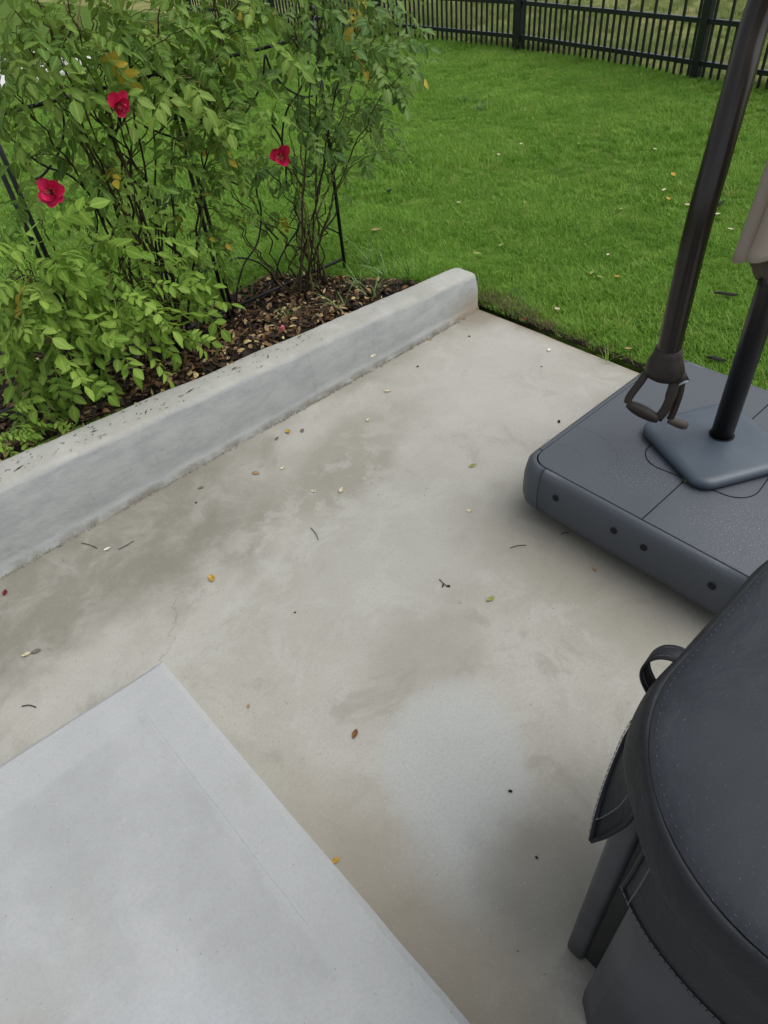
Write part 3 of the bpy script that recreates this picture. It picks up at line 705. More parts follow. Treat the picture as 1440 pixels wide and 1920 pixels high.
# folded canopy
k = NT('taupe_canvas'); n = k.noise(700, 2, 0.6); k.bump(n, 0.2, 0.001); M_CAN = k.base(k.mix(k.noise(7, 4, 0.6), (0.35,0.292,0.245), (0.41,0.350,0.30)), 0.85, 0.15)
v, f = [], []; NA = 96; zs = [0.775, 0.80, 0.83, 0.88, 0.95, 1.1, 1.4, 1.8, 2.2, 2.4]
rz_ = [0.104, 0.102, 0.099, 0.094, 0.089, 0.085, 0.088, 0.078, 0.068, 0.05]
for i, (z, r0) in enumerate(zip(zs, rz_)):
    for j in range(NA):
        a = 2*math.pi*j/NA; ph = 8*a+0.5*math.sin(3*a)+1.2
        pl = abs(((ph/(2*math.pi)) % 1.0)*2-1); amp = 0.50*(1-0.35*i/9)
        r = r0*(1-amp*(1-pl)) * (1+0.05*math.sin(2*a+z*3))
        zz = z + (0.022*(1-pl)+0.022*math.sin(a*2+1) if i == 0 else 0) + (0.012*(1-pl) + 0.014*math.sin(a*2+1) if i == 1 else 0)
        tw = a + 0.20*math.sin(ph)*(1-i/10)+0.25*(z-0.65)
        v.append((mb.x+0.012+r*math.cos(tw), mb.y+0.01+r*math.sin(tw), zz))
n = NA
for i in range(len(zs)-1):
    for j in range(n): f.append((i*n+j, i*n+(j+1) % n, (i+1)*n+(j+1) % n, (i+1)*n+j))
cp_ = uput(from_py('canopy', v, f, M_CAN, None, True)); sm = cp_.modifiers.new('cloth', 'SOLIDIFY'); sm.thickness = 0.0015
v2 = []; f2 = []
inner = [(0.80, 0.078), (0.765, 0.064), (0.735, 0.048), (0.722, 0.036)]
for z, r0 in inner:
    for j in range(48):
        a = 2*math.pi*j/48; r = r0*(1-0.22*math.cos(7*a+z*30)**2); v2.append((mb.x+0.008+r*math.cos(a), mb.y+0.006+r*math.sin(a), z+0.008*math.sin(5*a)))
for i in range(3):
    for j in range(48): f2.append((i*48+j, i*48+(j+1) % 48, (i+1)*48+(j+1) % 48, (i+1)*48+j))
uput(from_py('canopy_lining', v2, f2, simple('canvas_underside', (0.12,0.10,0.082), 0.9, 0.1, 20, 0.3), None, True))
# ------------------------------------------------------------------ cabinet and its fabric cover (near right)
k = NT('cabinet_plastic'); c = k.mix(k.smooth(k.noise(6, 5, 0.6), 0.3, 0.7), (0.038,0.040,0.048), (0.060,0.063,0.073)); k.bump(k.noise(400, 2, 0.6), 0.1, 0.001); M_CAB = k.base(c, 0.5, 0.4)
M_CABD = simple('cabinet_recess_shade', (0.020,0.021,0.022), 0.6, 0.3, 8, 0.2)  # cabinet plastic darkened: shade of the recess painted into the colour
cab = thing('storage_cabinet', 'dark grey panelled cabinet under the black fabric cover', 'cabinet', (0.66, -0.19, 0))
def cput(o, par=None): o.parent = par or cab; o.matrix_parent_inverse = Matrix.Translation(-(par or cab).location); return o
cput(box('body', (0.425, -0.50, 0.012), (0.93, 0.075, 0.74), M_CABD, None, 0.006))
cput(box('corner_strip', (0.416, 0.046, 0.02), (0.432, 0.088, 0.735), M_CABD, None, 0.003))
for cy in (0.096, -0.50):
    for cx in (0.424, 0.92): cput(box('corner_post', (cx-0.017, cy-0.019, 0.004), (cx+0.017, cy+0.019, 0.735), M_CAB, None, 0.011, 4, True))
out = [(0.424, 0.040), (0.372, 0.046), (0.358, 0.040), (0.336, 0.014), (0.332, 0.0), (0.332, -0.44), (0.340, -0.46), (0.424, -0.47)]
v = [(x, y, 0.015) for x, y in out]+[(x, y, 0.72) for x, y in out]; n = len(out)
cput(from_py('front_panel', v, [(i, n+i, n+(i+1) % n, (i+1) % n) for i in range(n)]+[tuple(range(n)), tuple(reversed(range(n, 2*n)))], M_CAB))
k = NT('cover_fabric'); fx = k.noise(900, 2, 0.6); wr = k.noise(5, 4, 0.6)
c = k.mix(k.smooth(wr, 0.3, 0.7), (0.018,0.022,0.030), (0.026,0.031,0.040)); c = k.mix(k.smooth(k.noise(600, 1, 0.5), 0.73, 0.78, 0, 0.5), c, (0.25,0.26,0.28))
k.bump(k.math('ADD', k.math('MULTIPLY', fx, 0.06), k.math('MULTIPLY', k.noise(5, 5, 0.5, None, 0.8), 1.6)), 0.5, 0.02); M_COVER = k.base(c, 0.62, 0.35)
k = NT('cover_fabric_shaded'); k.bump(k.math('ADD', k.math('MULTIPLY', k.noise(900, 2, 0.6), 0.06), k.math('MULTIPLY', k.noise(9, 4, 0.55, None, 0.8), 1.5)), 0.55, 0.015); M_COVS = k.base(k.mix(k.noise(7, 4, 0.6), (0.013,0.014,0.018), (0.020,0.022,0.027)), 0.6, 0.3)  # cover fabric again, with the shade on its sides put into the colour
M_BIND = simple('cover_binding', (0.010,0.011,0.016), 0.6, 0.3, 60, 0.3); M_THREAD = simple('thread_grey', (0.16,0.165,0.18), 0.7, 0.2)
M_THREAD2 = simple('thread_dark', (0.085,0.09,0.10), 0.7, 0.2)
cov = thing('furniture_cover', 'black fabric furniture cover with stitched round-cornered top and strap handle', 'cover', (0.66, -0.19, 0.74))
CX, CY, CHX, CHY, CR = 0.655, -0.19, 0.33, 0.335, 0.22
def cov_ring(off, n=18):
    out = []
    for q, (sx, sy) in enumerate(((1,1),(-1,1),(-1,-1),(1,-1))):
        for i in range(n+1):
            a = math.radians(90*q+90*i/n); nx, ny = math.cos(a), math.sin(a)
            out.append((CX+sx*(CHX-CR)+(CR+off)*nx, CY+sy*(CHY-CR)+(CR+off)*ny, 90*q+90*i/n))
        # points along the straight run to the next corner
        nsx, nsy = ((1,1),(-1,1),(-1,-1),(1,-1))[(q+1) % 4]; a = math.radians(90*(q+1)); nx, ny = math.cos(a), math.sin(a)
        for t in (0.25, 0.5, 0.75):
            out.append((CX+(sx+(nsx-sx)*t)*(CHX-CR)+(CR+off)*nx, CY+(sy+(nsy-sy)*t)*(CHY-CR)+(CR+off)*ny, 90*(q+1)+t*1e-3))
    return out
R0 = cov_ring(0.0); NR = len(R0)
v = [(CX, CY, 0.822)]; f = []
for s, z in ((0.35, 0.822), (0.65, 0.820), (0.85, 0.815), (0.95, 0.808), (0.985, 0.8025), (1.0, 0.7985)):
    for x, y, a in R0: v.append((CX+(x-CX)*s, CY+(y-CY)*s, z+0.002*nz(x*s, y*s, 0, 9)))
for j in range(NR): f.append((0, 1+j, 1+(j+1) % NR))
for i in range(5):
    for j in range(NR): f.append((1+i*NR+j, 1+(i+1)*NR+j, 1+(i+1)*NR+(j+1) % NR, 1+i*NR+(j+1) % NR))
cput(from_py('top_panel', v, f, M_COVER, None, True), cov)
def rings(name, spec, mat, amin=None, amax=None, wob=0.0, flare=None, zl=None):
    """spec: (offset, z); optional range of ring indices -> open strip"""
    v, f = [], []; rows = []
    for i, (o_, z) in enumerate(spec):
        R = cov_ring(o_); idx = range(NR) if amin is None else range(amin, amax+1)
        row = []
        for j in idx:
            x, y, a = R[j]; t = i/(len(spec)-1); A = math.radians(a)
            ex = (flare(j)*t*t if flare else 0)+wob*nz(x, y, z, 11)*(0.3+t)
            row.append((x+math.cos(A)*ex, y+math.sin(A)*ex, z+wob*0.6*nz(x, y, 9, 8)*t+(zl(j)*t if zl else 0)))
        rows.append(row); v += row
    n = len(rows[0]); m = n if amin is None else n-1
    for i in range(len(rows)-1):
        for j in range(m): f.append((i*n+j, (i+1)*n+j, (i+1)*n+(j+1) % n, i*n+(j+1) % n))
    o = from_py(name, v, f, mat, None, True); o.modifiers.new('cloth', 'SOLIDIFY').thickness = 0.0025
    return cput(o, cov), rows
rings('rim_band', [(-0.0015, 0.7975), (0.004, 0.7965), (0.0085, 0.790), (0.0115, 0.778), (0.0145, 0.762), (0.0165, 0.748), (0.016, 0.742), (0.010, 0.740)], M_COVS, wob=0.007)
per = NR//4; A0 = per; iA = A0+int(18*0.50); iB = A0+int(18*0.62)
def dashes(name, path, parent, seg=0.0045, gap=0.003, r=0.0007, mat=None):
    v, f = [], []; path = [Vector(p) for p in path]; acc = 0; cur = []
    L = [0]
    for a, b in zip(path[:-1], path[1:]): L.append(L[-1]+(b-a).length)
    def at(s):
        i = min(max(np.searchsorted(L, s)-1, 0), len(path)-2); t = (s-L[i])/max(1e-9, L[i+1]-L[i]); return path[i].lerp(path[i+1], t)
    s = 0
    while s+seg < L[-1]:
        tube_vf([at(s), at(s+seg)], r, 4, True, v, f); s += seg+gap
    return cput(from_py(name, v, f, mat or M_THREAD), parent)
# side skirt (flaring) and front skirt, split at the corner
_, rowsL = rings('side_skirt', [(0.007, 0.752), (0.009, 0.73), (0.010, 0.70), (0.011, 0.68), (0.011, 0.66), (0.011, 0.645)], M_COVS, 2, iA, 0.006, lambda j: 0.002+0.036*max(0, (j-(iA-8))/8)**2, lambda j: 0.045*(1-max(0, (j-(iA-8))/8)))
_, rowsF = rings('front_skirt', [(0.009, 0.752), (0.010, 0.73), (0.011, 0.70), (0.012, 0.66), (0.013, 0.63), (0.013, 0.608)], M_COVS, iB, 3*per, 0.004)
def lift(row, d=0.0045, dz=0.004): return [(x+(x-CX)*d/0.33, y+(y-CY)*d/0.33, z+dz) for x, y, z in row]
for rows in (rowsL, rowsF):
    cput(tube('hem_binding', rows[-1], (0.0035, 0.0035), M_BIND, None, 6), cov)
    edge = [r[-1] if rows is rowsL else r[0] for r in rows]
    cput(tube('edge_binding', edge, (0.0030, 0.0030), M_BIND, None, 6), cov)
    dashes('stitching', lift(rows[-1], 0.004, 0.007), cov, 0.006, 0.002); dashes('stitching', lift([r[-2] if rows is rowsL else r[1] for r in rows], 0.004, 0), cov, 0.006, 0.002)
dashes('stitching', [(x+(CX-x)*0.018, y+(CY-y)*0.018, 0.8035) for x, y, a in R0]+[(R0[0][0]+(CX-R0[0][0])*0.018, R0[0][1]+(CY-R0[0][1])*0.018, 0.8035)], cov, 0.0026, 0.0085, 0.0005, M_THREAD2)
# strap handle
sp = catmull([(0.572,0.140,0.782), (0.566,0.158,0.789), (0.558,0.174,0.783), (0.550,0.182,0.765), (0.546,0.178,0.745), (0.546,0.162,0.722)], 6)
wd = Vector((-1, -0.12, 0.05)).normalized()*0.0135
v = []; f = []
for p in sp: v += [p-wd, p+wd]
for i in range(len(sp)-1): f.append((2*i, 2*i+1, 2*i+3, 2*i+2))
so = from_py('strap_handle', v, f, M_COVS, None, True); so.modifiers.new('cloth', 'SOLIDIFY').thickness = 0.003; cput(so, cov)
for s in (-0.6, 0.6): dashes('stitching', [p+wd*s+Vector((0, 0.0012, 0.0025)) for p in sp], cov, 0.006, 0.0015)
# ------------------------------------------------------------------ trellis
M_IRON = simple('trellis_iron', (0.007,0.008,0.010), 0.4, 0.45, 30, 0.3)
TY = 2.66; TX = [2.0, 1.305, 0.64, -0.03]
def c6(L): 
    out = []
    for a, b in L:
        p = uny(380+a/4.8, 300+b/4.8, TY); out.append((p.x-1.305, p.z))
    return out
WIRES = [c6(L) for L in ([(300,1290),(310,1130),(370,930),(470,780),(512,620),(515,430),(480,300),(470,120)], [(650,1110),(600,1010),(490,920),(340,880),(250,900)], [(1300,800),(1240,680),(1100,608)],
    [(1020,720),(1100,608),(1190,480),(1230,300)], [(655,1110),(680,920),(770,750),(850,620),(880,420)], [(170,280),(240,200),(350,250),(460,380),(540,560),(680,720)], [(750,760),(870,800),(960,930),(990,1010)])]
for i, lab in enumerate(('black iron scroll trellis panel at the lawn end of the rose bed', 'black iron scroll trellis panel in the middle of the rose bed', 'black iron scroll trellis panel at the far left of the rose bed')):
    xr, xl = TX[i], TX[i+1]; zs_ = hgt((xl+xr)/2, TY)
    tr = thing('garden_trellis', lab, 'trellis', ((xl+xr)/2, TY, zs_), 'trellis panels in the rose bed')
    def tput(o): o.parent = tr; o.matrix_parent_inverse = Matrix.Translation(-tr.location); return o
    for xp in (xl+0.013, xr-0.013):
        tput(tube('post', [(xp, TY, zs_-0.06), (xp, TY, 0.6), (xp, TY, 1.14)], 0.0085, M_IRON, None, 8))
        tput(from_py('finial', *lathe_vf([(0.004, 1.14), (0.014, 1.148), (0.020, 1.162), (0.014, 1.176), (0.003, 1.184)], 12, (xp, TY)), M_IRON, None, True))
    zr = 0.155
    tput(tube('rail', [(xl+0.013, TY, zr), (xr-0.013, TY, zr)], (0.007, 0.007), M_IRON, None, 6)); tput(tube('rail', [(xl+0.013, TY, 1.08), (xr-0.013, TY, 1.08)], 0.007, M_IRON, None, 6))
    for kx, Wr in enumerate(WIRES):
        for mir in (False, True):
            q = [((0.69-a if (i == 1) ^ mir else a)/0.69*(xr-xl), (1.24-z if mir else z)) for a, z in Wr]
            q = [(min(max(a, 0.012), xr-xl-0.012), z) for a, z in q if 0.12 < z < 1.1]
            if len(q) > 2: tput(tube('scroll_wire', catmull([(xl+a, TY+0.004*(kx % 3-1), z) for a, z in q], 6), 0.0042, M_IRON, None, 6))
# ------------------------------------------------------------------ rose bushes
def leaf_mat(name, a, b, c_, yellow=0.03):
    k = NT(name); oi = k.n('ShaderNodeObjectInfo'); g = k.n('ShaderNodeNewGeometry')
    at = k.n('ShaderNodeAttribute'); at.attribute_name = 'mid'
    c = k.ramp(oi.outputs['Random'], [(0.0, a), (0.5, b), (1.0, c_)])
    c = k.mix(k.smooth(g.outputs['Random Per Island'], 0.0, 1.0, 0, 0.35), c, c_)
    c = k.mix(k.smooth(g.outputs['Random Per Island'], 1-yellow, 1-yellow*0.5), c, (0.42,0.30,0.03))
    c = k.mix(k.smooth(oi.outputs['Random'], 0.975, 0.98), c, (0.46,0.33,0.035))
    c = k.mix(k.smooth(k.noise(60, 3, 0.6), 0.4, 0.75, 0, 0.3), c, a)
    mid = k.math('POWER', at.outputs['Fac'], 9.0); c = k.mix(k.math('MULTIPLY', mid, 0.4), c, tuple(min(1, x*2.0+0.02) for x in c_))
    c = k.mix(k.math('MULTIPLY', g.outputs['Backfacing'], 0.45), c, tuple(x*1.25+0.02 for x in c_))
    k.bump(k.noise(130, 3, 0.5), 0.25, 0.002)
    k.base(c, 0.55, 0.18)
    tr = k.n('ShaderNodeBsdfTranslucent'); k.link(k.mix(0.5, c, (0.22,0.32,0.03)), tr.inputs[0]); ms = k.n('ShaderNodeMixShader'); ms.inputs[0].default_value = 0.22
    k.link(k.b.outputs[0], ms.inputs[1]); k.link(tr.outputs[0], ms.inputs[2]); k.link(ms.outputs[0], k.out.inputs[0]); return k.m
LM = [leaf_mat('leaf_light', (0.115,0.215,0.026), (0.170,0.295,0.038), (0.245,0.365,0.068), 0.012),
      leaf_mat('leaf_mid', (0.062,0.138,0.022), (0.125,0.222,0.034), (0.220,0.320,0.064), 0.035),
      leaf_mat('leaf_dark', (0.052,0.122,0.030), (0.105,0.195,0.042), (0.190,0.285,0.078), 0.025)]
def add_leaflet(v, f, mid, M, L, W_, fold, curl, r):
    b = len(v); ts = (0, 0.16, 0.36, 0.6, 0.82, 1.0); ws = (0, 0.62, 1.0, 0.92, 0.52, 0)
    for t in ts: v.append(M @ Vector((L*t, 0, -curl*L*t*t))); mid.append(1.0)
    for s in (1, -1):
        for t, w in zip(ts[1:5], ws[1:5]): v.append(M @ Vector((L*t, s*W_*w, -curl*L*t*t+fold*W_*w*(1+0.25*r.uniform(-1, 1))))); mid.append(0.0)
    for s in (0, 1):
        o_ = b+6+4*s; q = [(b, b+1, o_), (b+1, b+2, o_+1, o_), (b+2, b+3, o_+2, o_+1), (b+3, b+4, o_+3, o_+2), (b+4, b+5, o_+3)]
        f += [tuple(x) if s == 0 else tuple(reversed(x)) for x in q]
def leaf_mesh(name, seed, mat, pairs, ll):
    r = random.Random(seed); v, f, mid = [], [], []; Lr = ll*(0.55+0.62*pairs)
    droop = r.uniform(0.1, 0.45); side = r.uniform(-0.2, 0.2)
    def P(t): return Vector((Lr*t, side*Lr*t*t*0.6, -droop*Lr*t*t))
    tube_vf([P(t) for t in (0, 0.35, 0.7, 1.0)], [0.0014, 0.0012, 0.0010, 0.0007], 4, False, v, f); mid += [0.9]*len(v)
    for i in range(pairs):
        t = 0.32+0.62*i/max(1, pairs-0.3)
        for s in (1, -1):
            p = P(min(1, t+r.uniform(-0.02, 0.02))); l = ll*(0.78+0.22*i/max(1, pairs-1))*r.uniform(0.88, 1.1)
            M = Matrix.Translation(p) @ Matrix.Rotation(s*math.radians(r.uniform(48, 72)), 4, 'Z') @ Matrix.Rotation(math.radians(r.uniform(-5, 35)), 4, 'Y') @ Matrix.Rotation(math.radians(r.uniform(-22, 22)), 4, 'X')
            add_leaflet(v, f, mid, M, l, l*r.uniform(0.23, 0.29), r.uniform(-0.1, 0.5), r.uniform(0.0, 0.4), r)
    M = Matrix.Translation(P(1)) @ Matrix.Rotation(side, 4, 'Z') @ Matrix.Rotation(math.atan(droop*1.6), 4, 'Y')
    add_leaflet(v, f, mid, M, ll*1.12, ll*0.32, r.uniform(0.05, 0.35), r.uniform(0.05, 0.3), r)
    me = bpy.data.meshes.new(name); me.from_pydata([tuple(a) for a in v], [], f); me.update()
    a = me.attributes.new('mid', 'FLOAT', 'POINT'); a.data.foreach_set('value', mid); me.materials.append(mat)
    me.polygons.foreach_set('use_smooth', [True]*len(me.polygons)); return me
k = NT('cane_bark'); oi = k.n('ShaderNodeObjectInfo'); M_CANE = k.base(k.mix(oi.outputs['Random'], (0.020,0.014,0.010), (0.065,0.05,0.025)), 0.7, 0.2)
k = NT('green_cane'); oi = k.n('ShaderNodeObjectInfo'); M_GCANE = k.base(k.mix(oi.outputs['Random'], (0.10,0.12,0.03), (0.20,0.14,0.055)), 0.6, 0.3)
class Bush:
    def __init__(s, name, label, root, mat, ll, seed):
        s.t = thing(name, label, 'rose bush', root, 'rose bushes in the bed'); s.r = random.Random(seed); s.root = Vector(root); s.ll = ll; s.n = 0; s.paths = []; s.leaves = []; s.sp = 0.06
        s.meshes = [leaf_mesh('leaf', seed*31+i, mat, p, ll*q) for i, (p, q) in enumerate(((3,1),(3,0.9),(2,1.05),(3,1.05),(4,0.9),(3,0.8),(4,0.85),(4,0.95)))]
    def put(s, o): o.parent = s.t; o.matrix_parent_inverse = Matrix.Translation(-s.t.location); return o
    def leaf(s, p, d, sc=1.0):
        r = s.r; o = bpy.data.objects.new('leaf', r.choice(s.meshes)); COL.objects.link(o)
        x = d.normalized(); up = Vector((r.gauss(0, 0.48)-0.2, r.gauss(0, 0.48)-0.25, 1.0)); y = up.cross(x)
        if y.length < 0.05: y = Vector((0,1,0))
        y.normalize(); z = x.cross(y)
        M = Matrix((x, y, z)).transposed().to_4x4(); M.translation = p
        Mw = M @ Matrix.Scale(sc*r.uniform(0.75, 1.15), 4); o.matrix_world = Mw; s.put(o); s.n += 1; s.leaves.append((o, Mw))
    def cane(s, tip, root=None, start=0.4, step=0.05, rad=0.005, mat=None, arch=0.28, leaves=True, sc=1.0, wig=0.02, density=1.0, branch=None):
        r = s.r; tip = Vector(tip); P0 = Vector(root) if root else s.root+Vector((r.uniform(-s.sp, s.sp), r.uniform(-0.07, 0.07), 0)); P0.z = hgt(P0.x, P0.y)-0.01
        if branch is not None: P0 = branch
        h = tip-P0; H = max(h.z, 0.1)
        P1 = P0+Vector((h.x*0.38, h.y*0.34, H*0.44+arch*0.2)); P2 = P0+Vector((h.x*0.64, h.y*0.64, H*0.86+arch*(0.6 if H < 0.6 else 0.4)))
        if branch is not None: P1 = P0+h*0.3+Vector((0,0,0.04+arch*0.15)); P2 = P0+h*0.7+Vector((0,0,0.05+arch*0.2))
        pts = []; n = 22
        for i in range(n+1):
            t = i/n; p = P0*(1-t)**3+P1*3*t*(1-t)**2+P2*3*t*t*(1-t)+tip*t**3
            w = wig*min(1, 4*t*(1-t)+0.2); pts.append(p+Vector((nz(p.x*1.3, t*3, s.n*0.37, 5)*w, nz(p.y, t*3, 3+s.n*0.31, 5)*w, 0)))
        s.put(tube('cane', pts, [rad*(1-0.72*i/n) for i in range(n+1)], mat or (M_CANE if r.random() < 0.75 else M_GCANE), None, 6))
        if branch is None and len(pts) > 20: s.paths.append(pts)
        if not leaves: return pts
        L = 0; nxt = 0; side = 1; tot = sum((pts[i+1]-pts[i]).length for i in range(n)); az = r.uniform(0, 6.28)
        for i in range(n):
            seg = (pts[i+1]-pts[i]); L += seg.length
            if L < tot*start or L < nxt: continue
            nxt = L+step*r.uniform(0.7, 1.4); side = -side; az += 2.4
            if r.random() > density: continue
            d = seg.normalized(); hd = Vector((d.x, d.y, 0)); 
            if hd.length < 0.1: hd = Vector((math.cos(az), math.sin(az), 0))
            hd.normalize(); a = side*r.uniform(0.5, 1.35); q = Vector((hd.x*math.cos(a)-hd.y*math.sin(a), hd.x*math.sin(a)+hd.y*math.cos(a), r.uniform(-0.75, 0.25)))
            s.leaf(pts[i+1], q, sc)
        s.leaf(pts[-1], (pts[-1]-pts[-3]).normalized()+Vector((0,0,-0.2)), sc); return pts
    def join_far(s, keep=300):
        """leaves past the nearest 300 become one part of the bush"""
        L = sorted(s.leaves, key=lambda a: (a[1].translation-Vector((0, 0, CAMH))).length)[keep:]
        if not L: return
        v, f, mid = [], [], []
        for o, M in L:
            me = o.data; b = len(v); v += [M @ q.co for q in me.vertices]; f += [tuple(b+i for i in pl.vertices) for pl in me.polygons]
            mid += [a.value for a in me.attributes['mid'].data]; bpy.data.objects.remove(o)
        o = from_py('foliage', v, f, s.meshes[0].materials[0], None, True); a = o.data.attributes.new('mid', 'FLOAT', 'POINT'); a.data.foreach_set('value', mid)
        o['kind'] = 'stuff'; s.put(o)
    def sprays(s, L, yr, **kw):
        for a in L:
            Y = a[2] if len(a) > 2 else s.r.uniform(*yr); 
            tip = uny(a[0], a[1], Y); br = None; kw2 = dict(kw)
            if len(s.paths) >= 4 and s.r.random() < 0.86:
                q = min((p[i] for p in s.paths for i in range(8, 20)), key=lambda c: (c-tip).length+0.35*abs(c.z-(tip.z-0.22))+s.r.uniform(0, 0.12) + (0.5 if c.z > tip.z+0.05 else 0))
                br = Vector(q); kw2['start'] = 0.30; kw2['rad'] = 0.0026
            s.cane(tip, branch=br, **kw2)
zb = lambda x, y: (x, y, hgt(x, y))
A = Bush('rose_bush', 'low leafy bush with bright yellow-green leaves leaning toward the kerb at left', zb(0.52, 2.40), LM[0], 0.053, 3)
A.sprays([(40,470),(115,470),(200,450),(285,445),(350,500),(60,540),(145,520),(245,505),(325,545),(385,585),(350,625),(250,600),(300,590),(180,590),(105,600),(130,740),(100,670),(20,620),(185,660),(310,640),(215,560),(60,610),(150,690),(10,540),(270,660),(180,470),(230,430),(80,430),(355,560),(20,690)], (2.22, 2.46), start=0.45, step=0.042, rad=0.0042, mat=None, arch=0.22, wig=0.015)
A.sprays([(10,480),(40,515),(20,580),(60,650),(30,600),(90,555),(120,615),(60,715),(150,640),(25,540),(200,520),(100,500),(5,660),(160,560),(280,540),(45,760),(90,730)], (2.24, 2.62), start=0.4, step=0.045, rad=0.004, arch=0.2, wig=0.015)
for a in ((30,800),(70,820),(15,770),(60,770),(110,790)): A.cane(uny(a[0], a[1], 2.24), root=(uny(a[0], a[1], 2.24).x-0.1, 2.26, 0), start=0.3, step=0.03, rad=0.002, mat=M_GCANE, arch=0.05, sc=0.55)
B = Bush('rose_bush', 'tall open rose bush with mid-green leaves and red blooms behind the kerb', zb(1.0, 2.62), LM[1], 0.051, 5)
B.sprays([(30,20),(95,55),(150,30),(55,110),(15,170),(120,110),(180,80),(20,100),(200,20),(400,140),(470,160),(290,110),(360,110),(320,50),(410,10),(140,70),(480,200),(225,35),(270,80),(300,20),(340,90),(390,50),(430,100),(470,40),(500,120),(445,180),(380,170),(330,150),(260,130),(210,110),(410,240),(465,245),(30,60),(360,20),(440,10),(250,10),(110,10),(60,0),(490,70),(520,20)], (2.30, 2.75), start=0.62, step=0.052, rad=0.0058, arch=0.10)
B.sprays([(360,280),(435,310),(300,330),(250,345),(385,360),(445,390),(330,395),(405,440),(290,390),(460,330),(420,470),(20,250),(40,330),(15,420),(340,250),(400,250),(360,460),(400,500)], (2.36, 2.56), start=0.72, step=0.048, rad=0.0035, arch=0.15, sc=0.85)
for a in ((60,250),(140,240),(200,300),(110,300),(180,380),(30,290),(250,260),(150,330)): B.cane(uny(a[0], a[1]-160, 2.68), root=(B.root.x+B.r.uniform(-0.25, 0.25), 2.66, 0), leaves=False, rad=0.007, arch=0.05, wig=0.05)
B.sprays([(40,-50),(110,-40),(180,-60),(250,-40),(320,-60),(390,-40),(460,-50),(520,-30),(0,-20),(70,-90),(220,-100),(360,-100),(480,-90),(10,60),(5,130)], (2.25, 2.65), start=0.70, step=0.05, rad=0.0055, arch=0.08)
C = Bush('rose_bush', 'slender rose bush with bluish-green leaves overhanging the lawn at the bed end', zb(1.72, 2.60), LM[2], 0.049, 9)
C.sp = 0.12
C.sprays([(560,50),(620,30),(680,50),(735,30),(755,95),(700,110),(640,110),(600,150),(735,150),(660,190),(545,110),(520,190),(570,10),(650,0),(705,10),(760,20)], (2.36, 2.66), start=0.62, step=0.05, rad=0.0052, arch=0.10)
C.sprays([(560,-40),(620,-50),(690,-40),(745,-20),(590,-90),(660,-90),(770,60),(775,120),(715,75),(600,90),(530,60)], (2.34, 2.60), start=0.66, step=0.05, rad=0.005, arch=0.08)
C.sprays([(700,225),(740,255),(760,285),(690,285),(620,240),(570,210),(545,260),(600,320),(560,360),(530,400),(640,300),(720,200),(590,270),(500,330),(480,300),(560,430),(500,240),(655,245)], (2.50, 2.80), start=0.66, step=0.04, rad=0.0038, arch=0.12, sc=0.75)
for i in range(10): C.cane(C.root+Vector((-0.62+0.095*i, C.r.uniform(-0.1, 0.15), C.r.uniform(0.45, 0.75))), leaves=False, rad=0.0042, arch=0.02, wig=0.06)
# blooms
k = NT('petal_red'); oi = k.n('ShaderNodeNewGeometry'); c = k.ramp(oi.outputs['Random Per Island'], [(0,(0.38,0.006,0.035)),(0.5,(0.54,0.012,0.065)),(1,(0.66,0.05,0.16))]); k.base(c, 0.55, 0.2); k.b.inputs['Subsurface Weight'].default_value = 0.0; M_PETAL = k.m
M_STAMEN = simple('stamen', (0.55,0.38,0.20), 0.7, 0.2); M_SEPAL = simple('sepal_green', (0.08,0.13,0.03), 0.6, 0.3)
def petal_mesh(seed):
    r = random.Random(seed); v, f = [], []; nu, nv = 6, 5
    for i in range(nu+1):
        t = i/nu; w = 0.5*math.sin(math.pi*min(0.98, 0.12+0.80*t))**0.8
        for j in range(nv+1):
            s = j/nv*2-1; v.append((t+0.03*r.uniform(-1, 1)-0.12*(1-abs(s))*0*t, s*w, 0.25*s*s*w+0.30*t*t+0.05*r.uniform(-1, 1)*t))
    for i in range(nu):
        for j in range(nv): a = i*(nv+1)+j; f.append((a, a+1, a+nv+2, a+nv+1))
    me = bpy.data.meshes.new('petal'); me.from_pydata(v, [], f); me.materials.append(M_PETAL); me.polygons.foreach_set('use_smooth', [True]*len(f)); return me
PET = [petal_mesh(i) for i in range(4)]
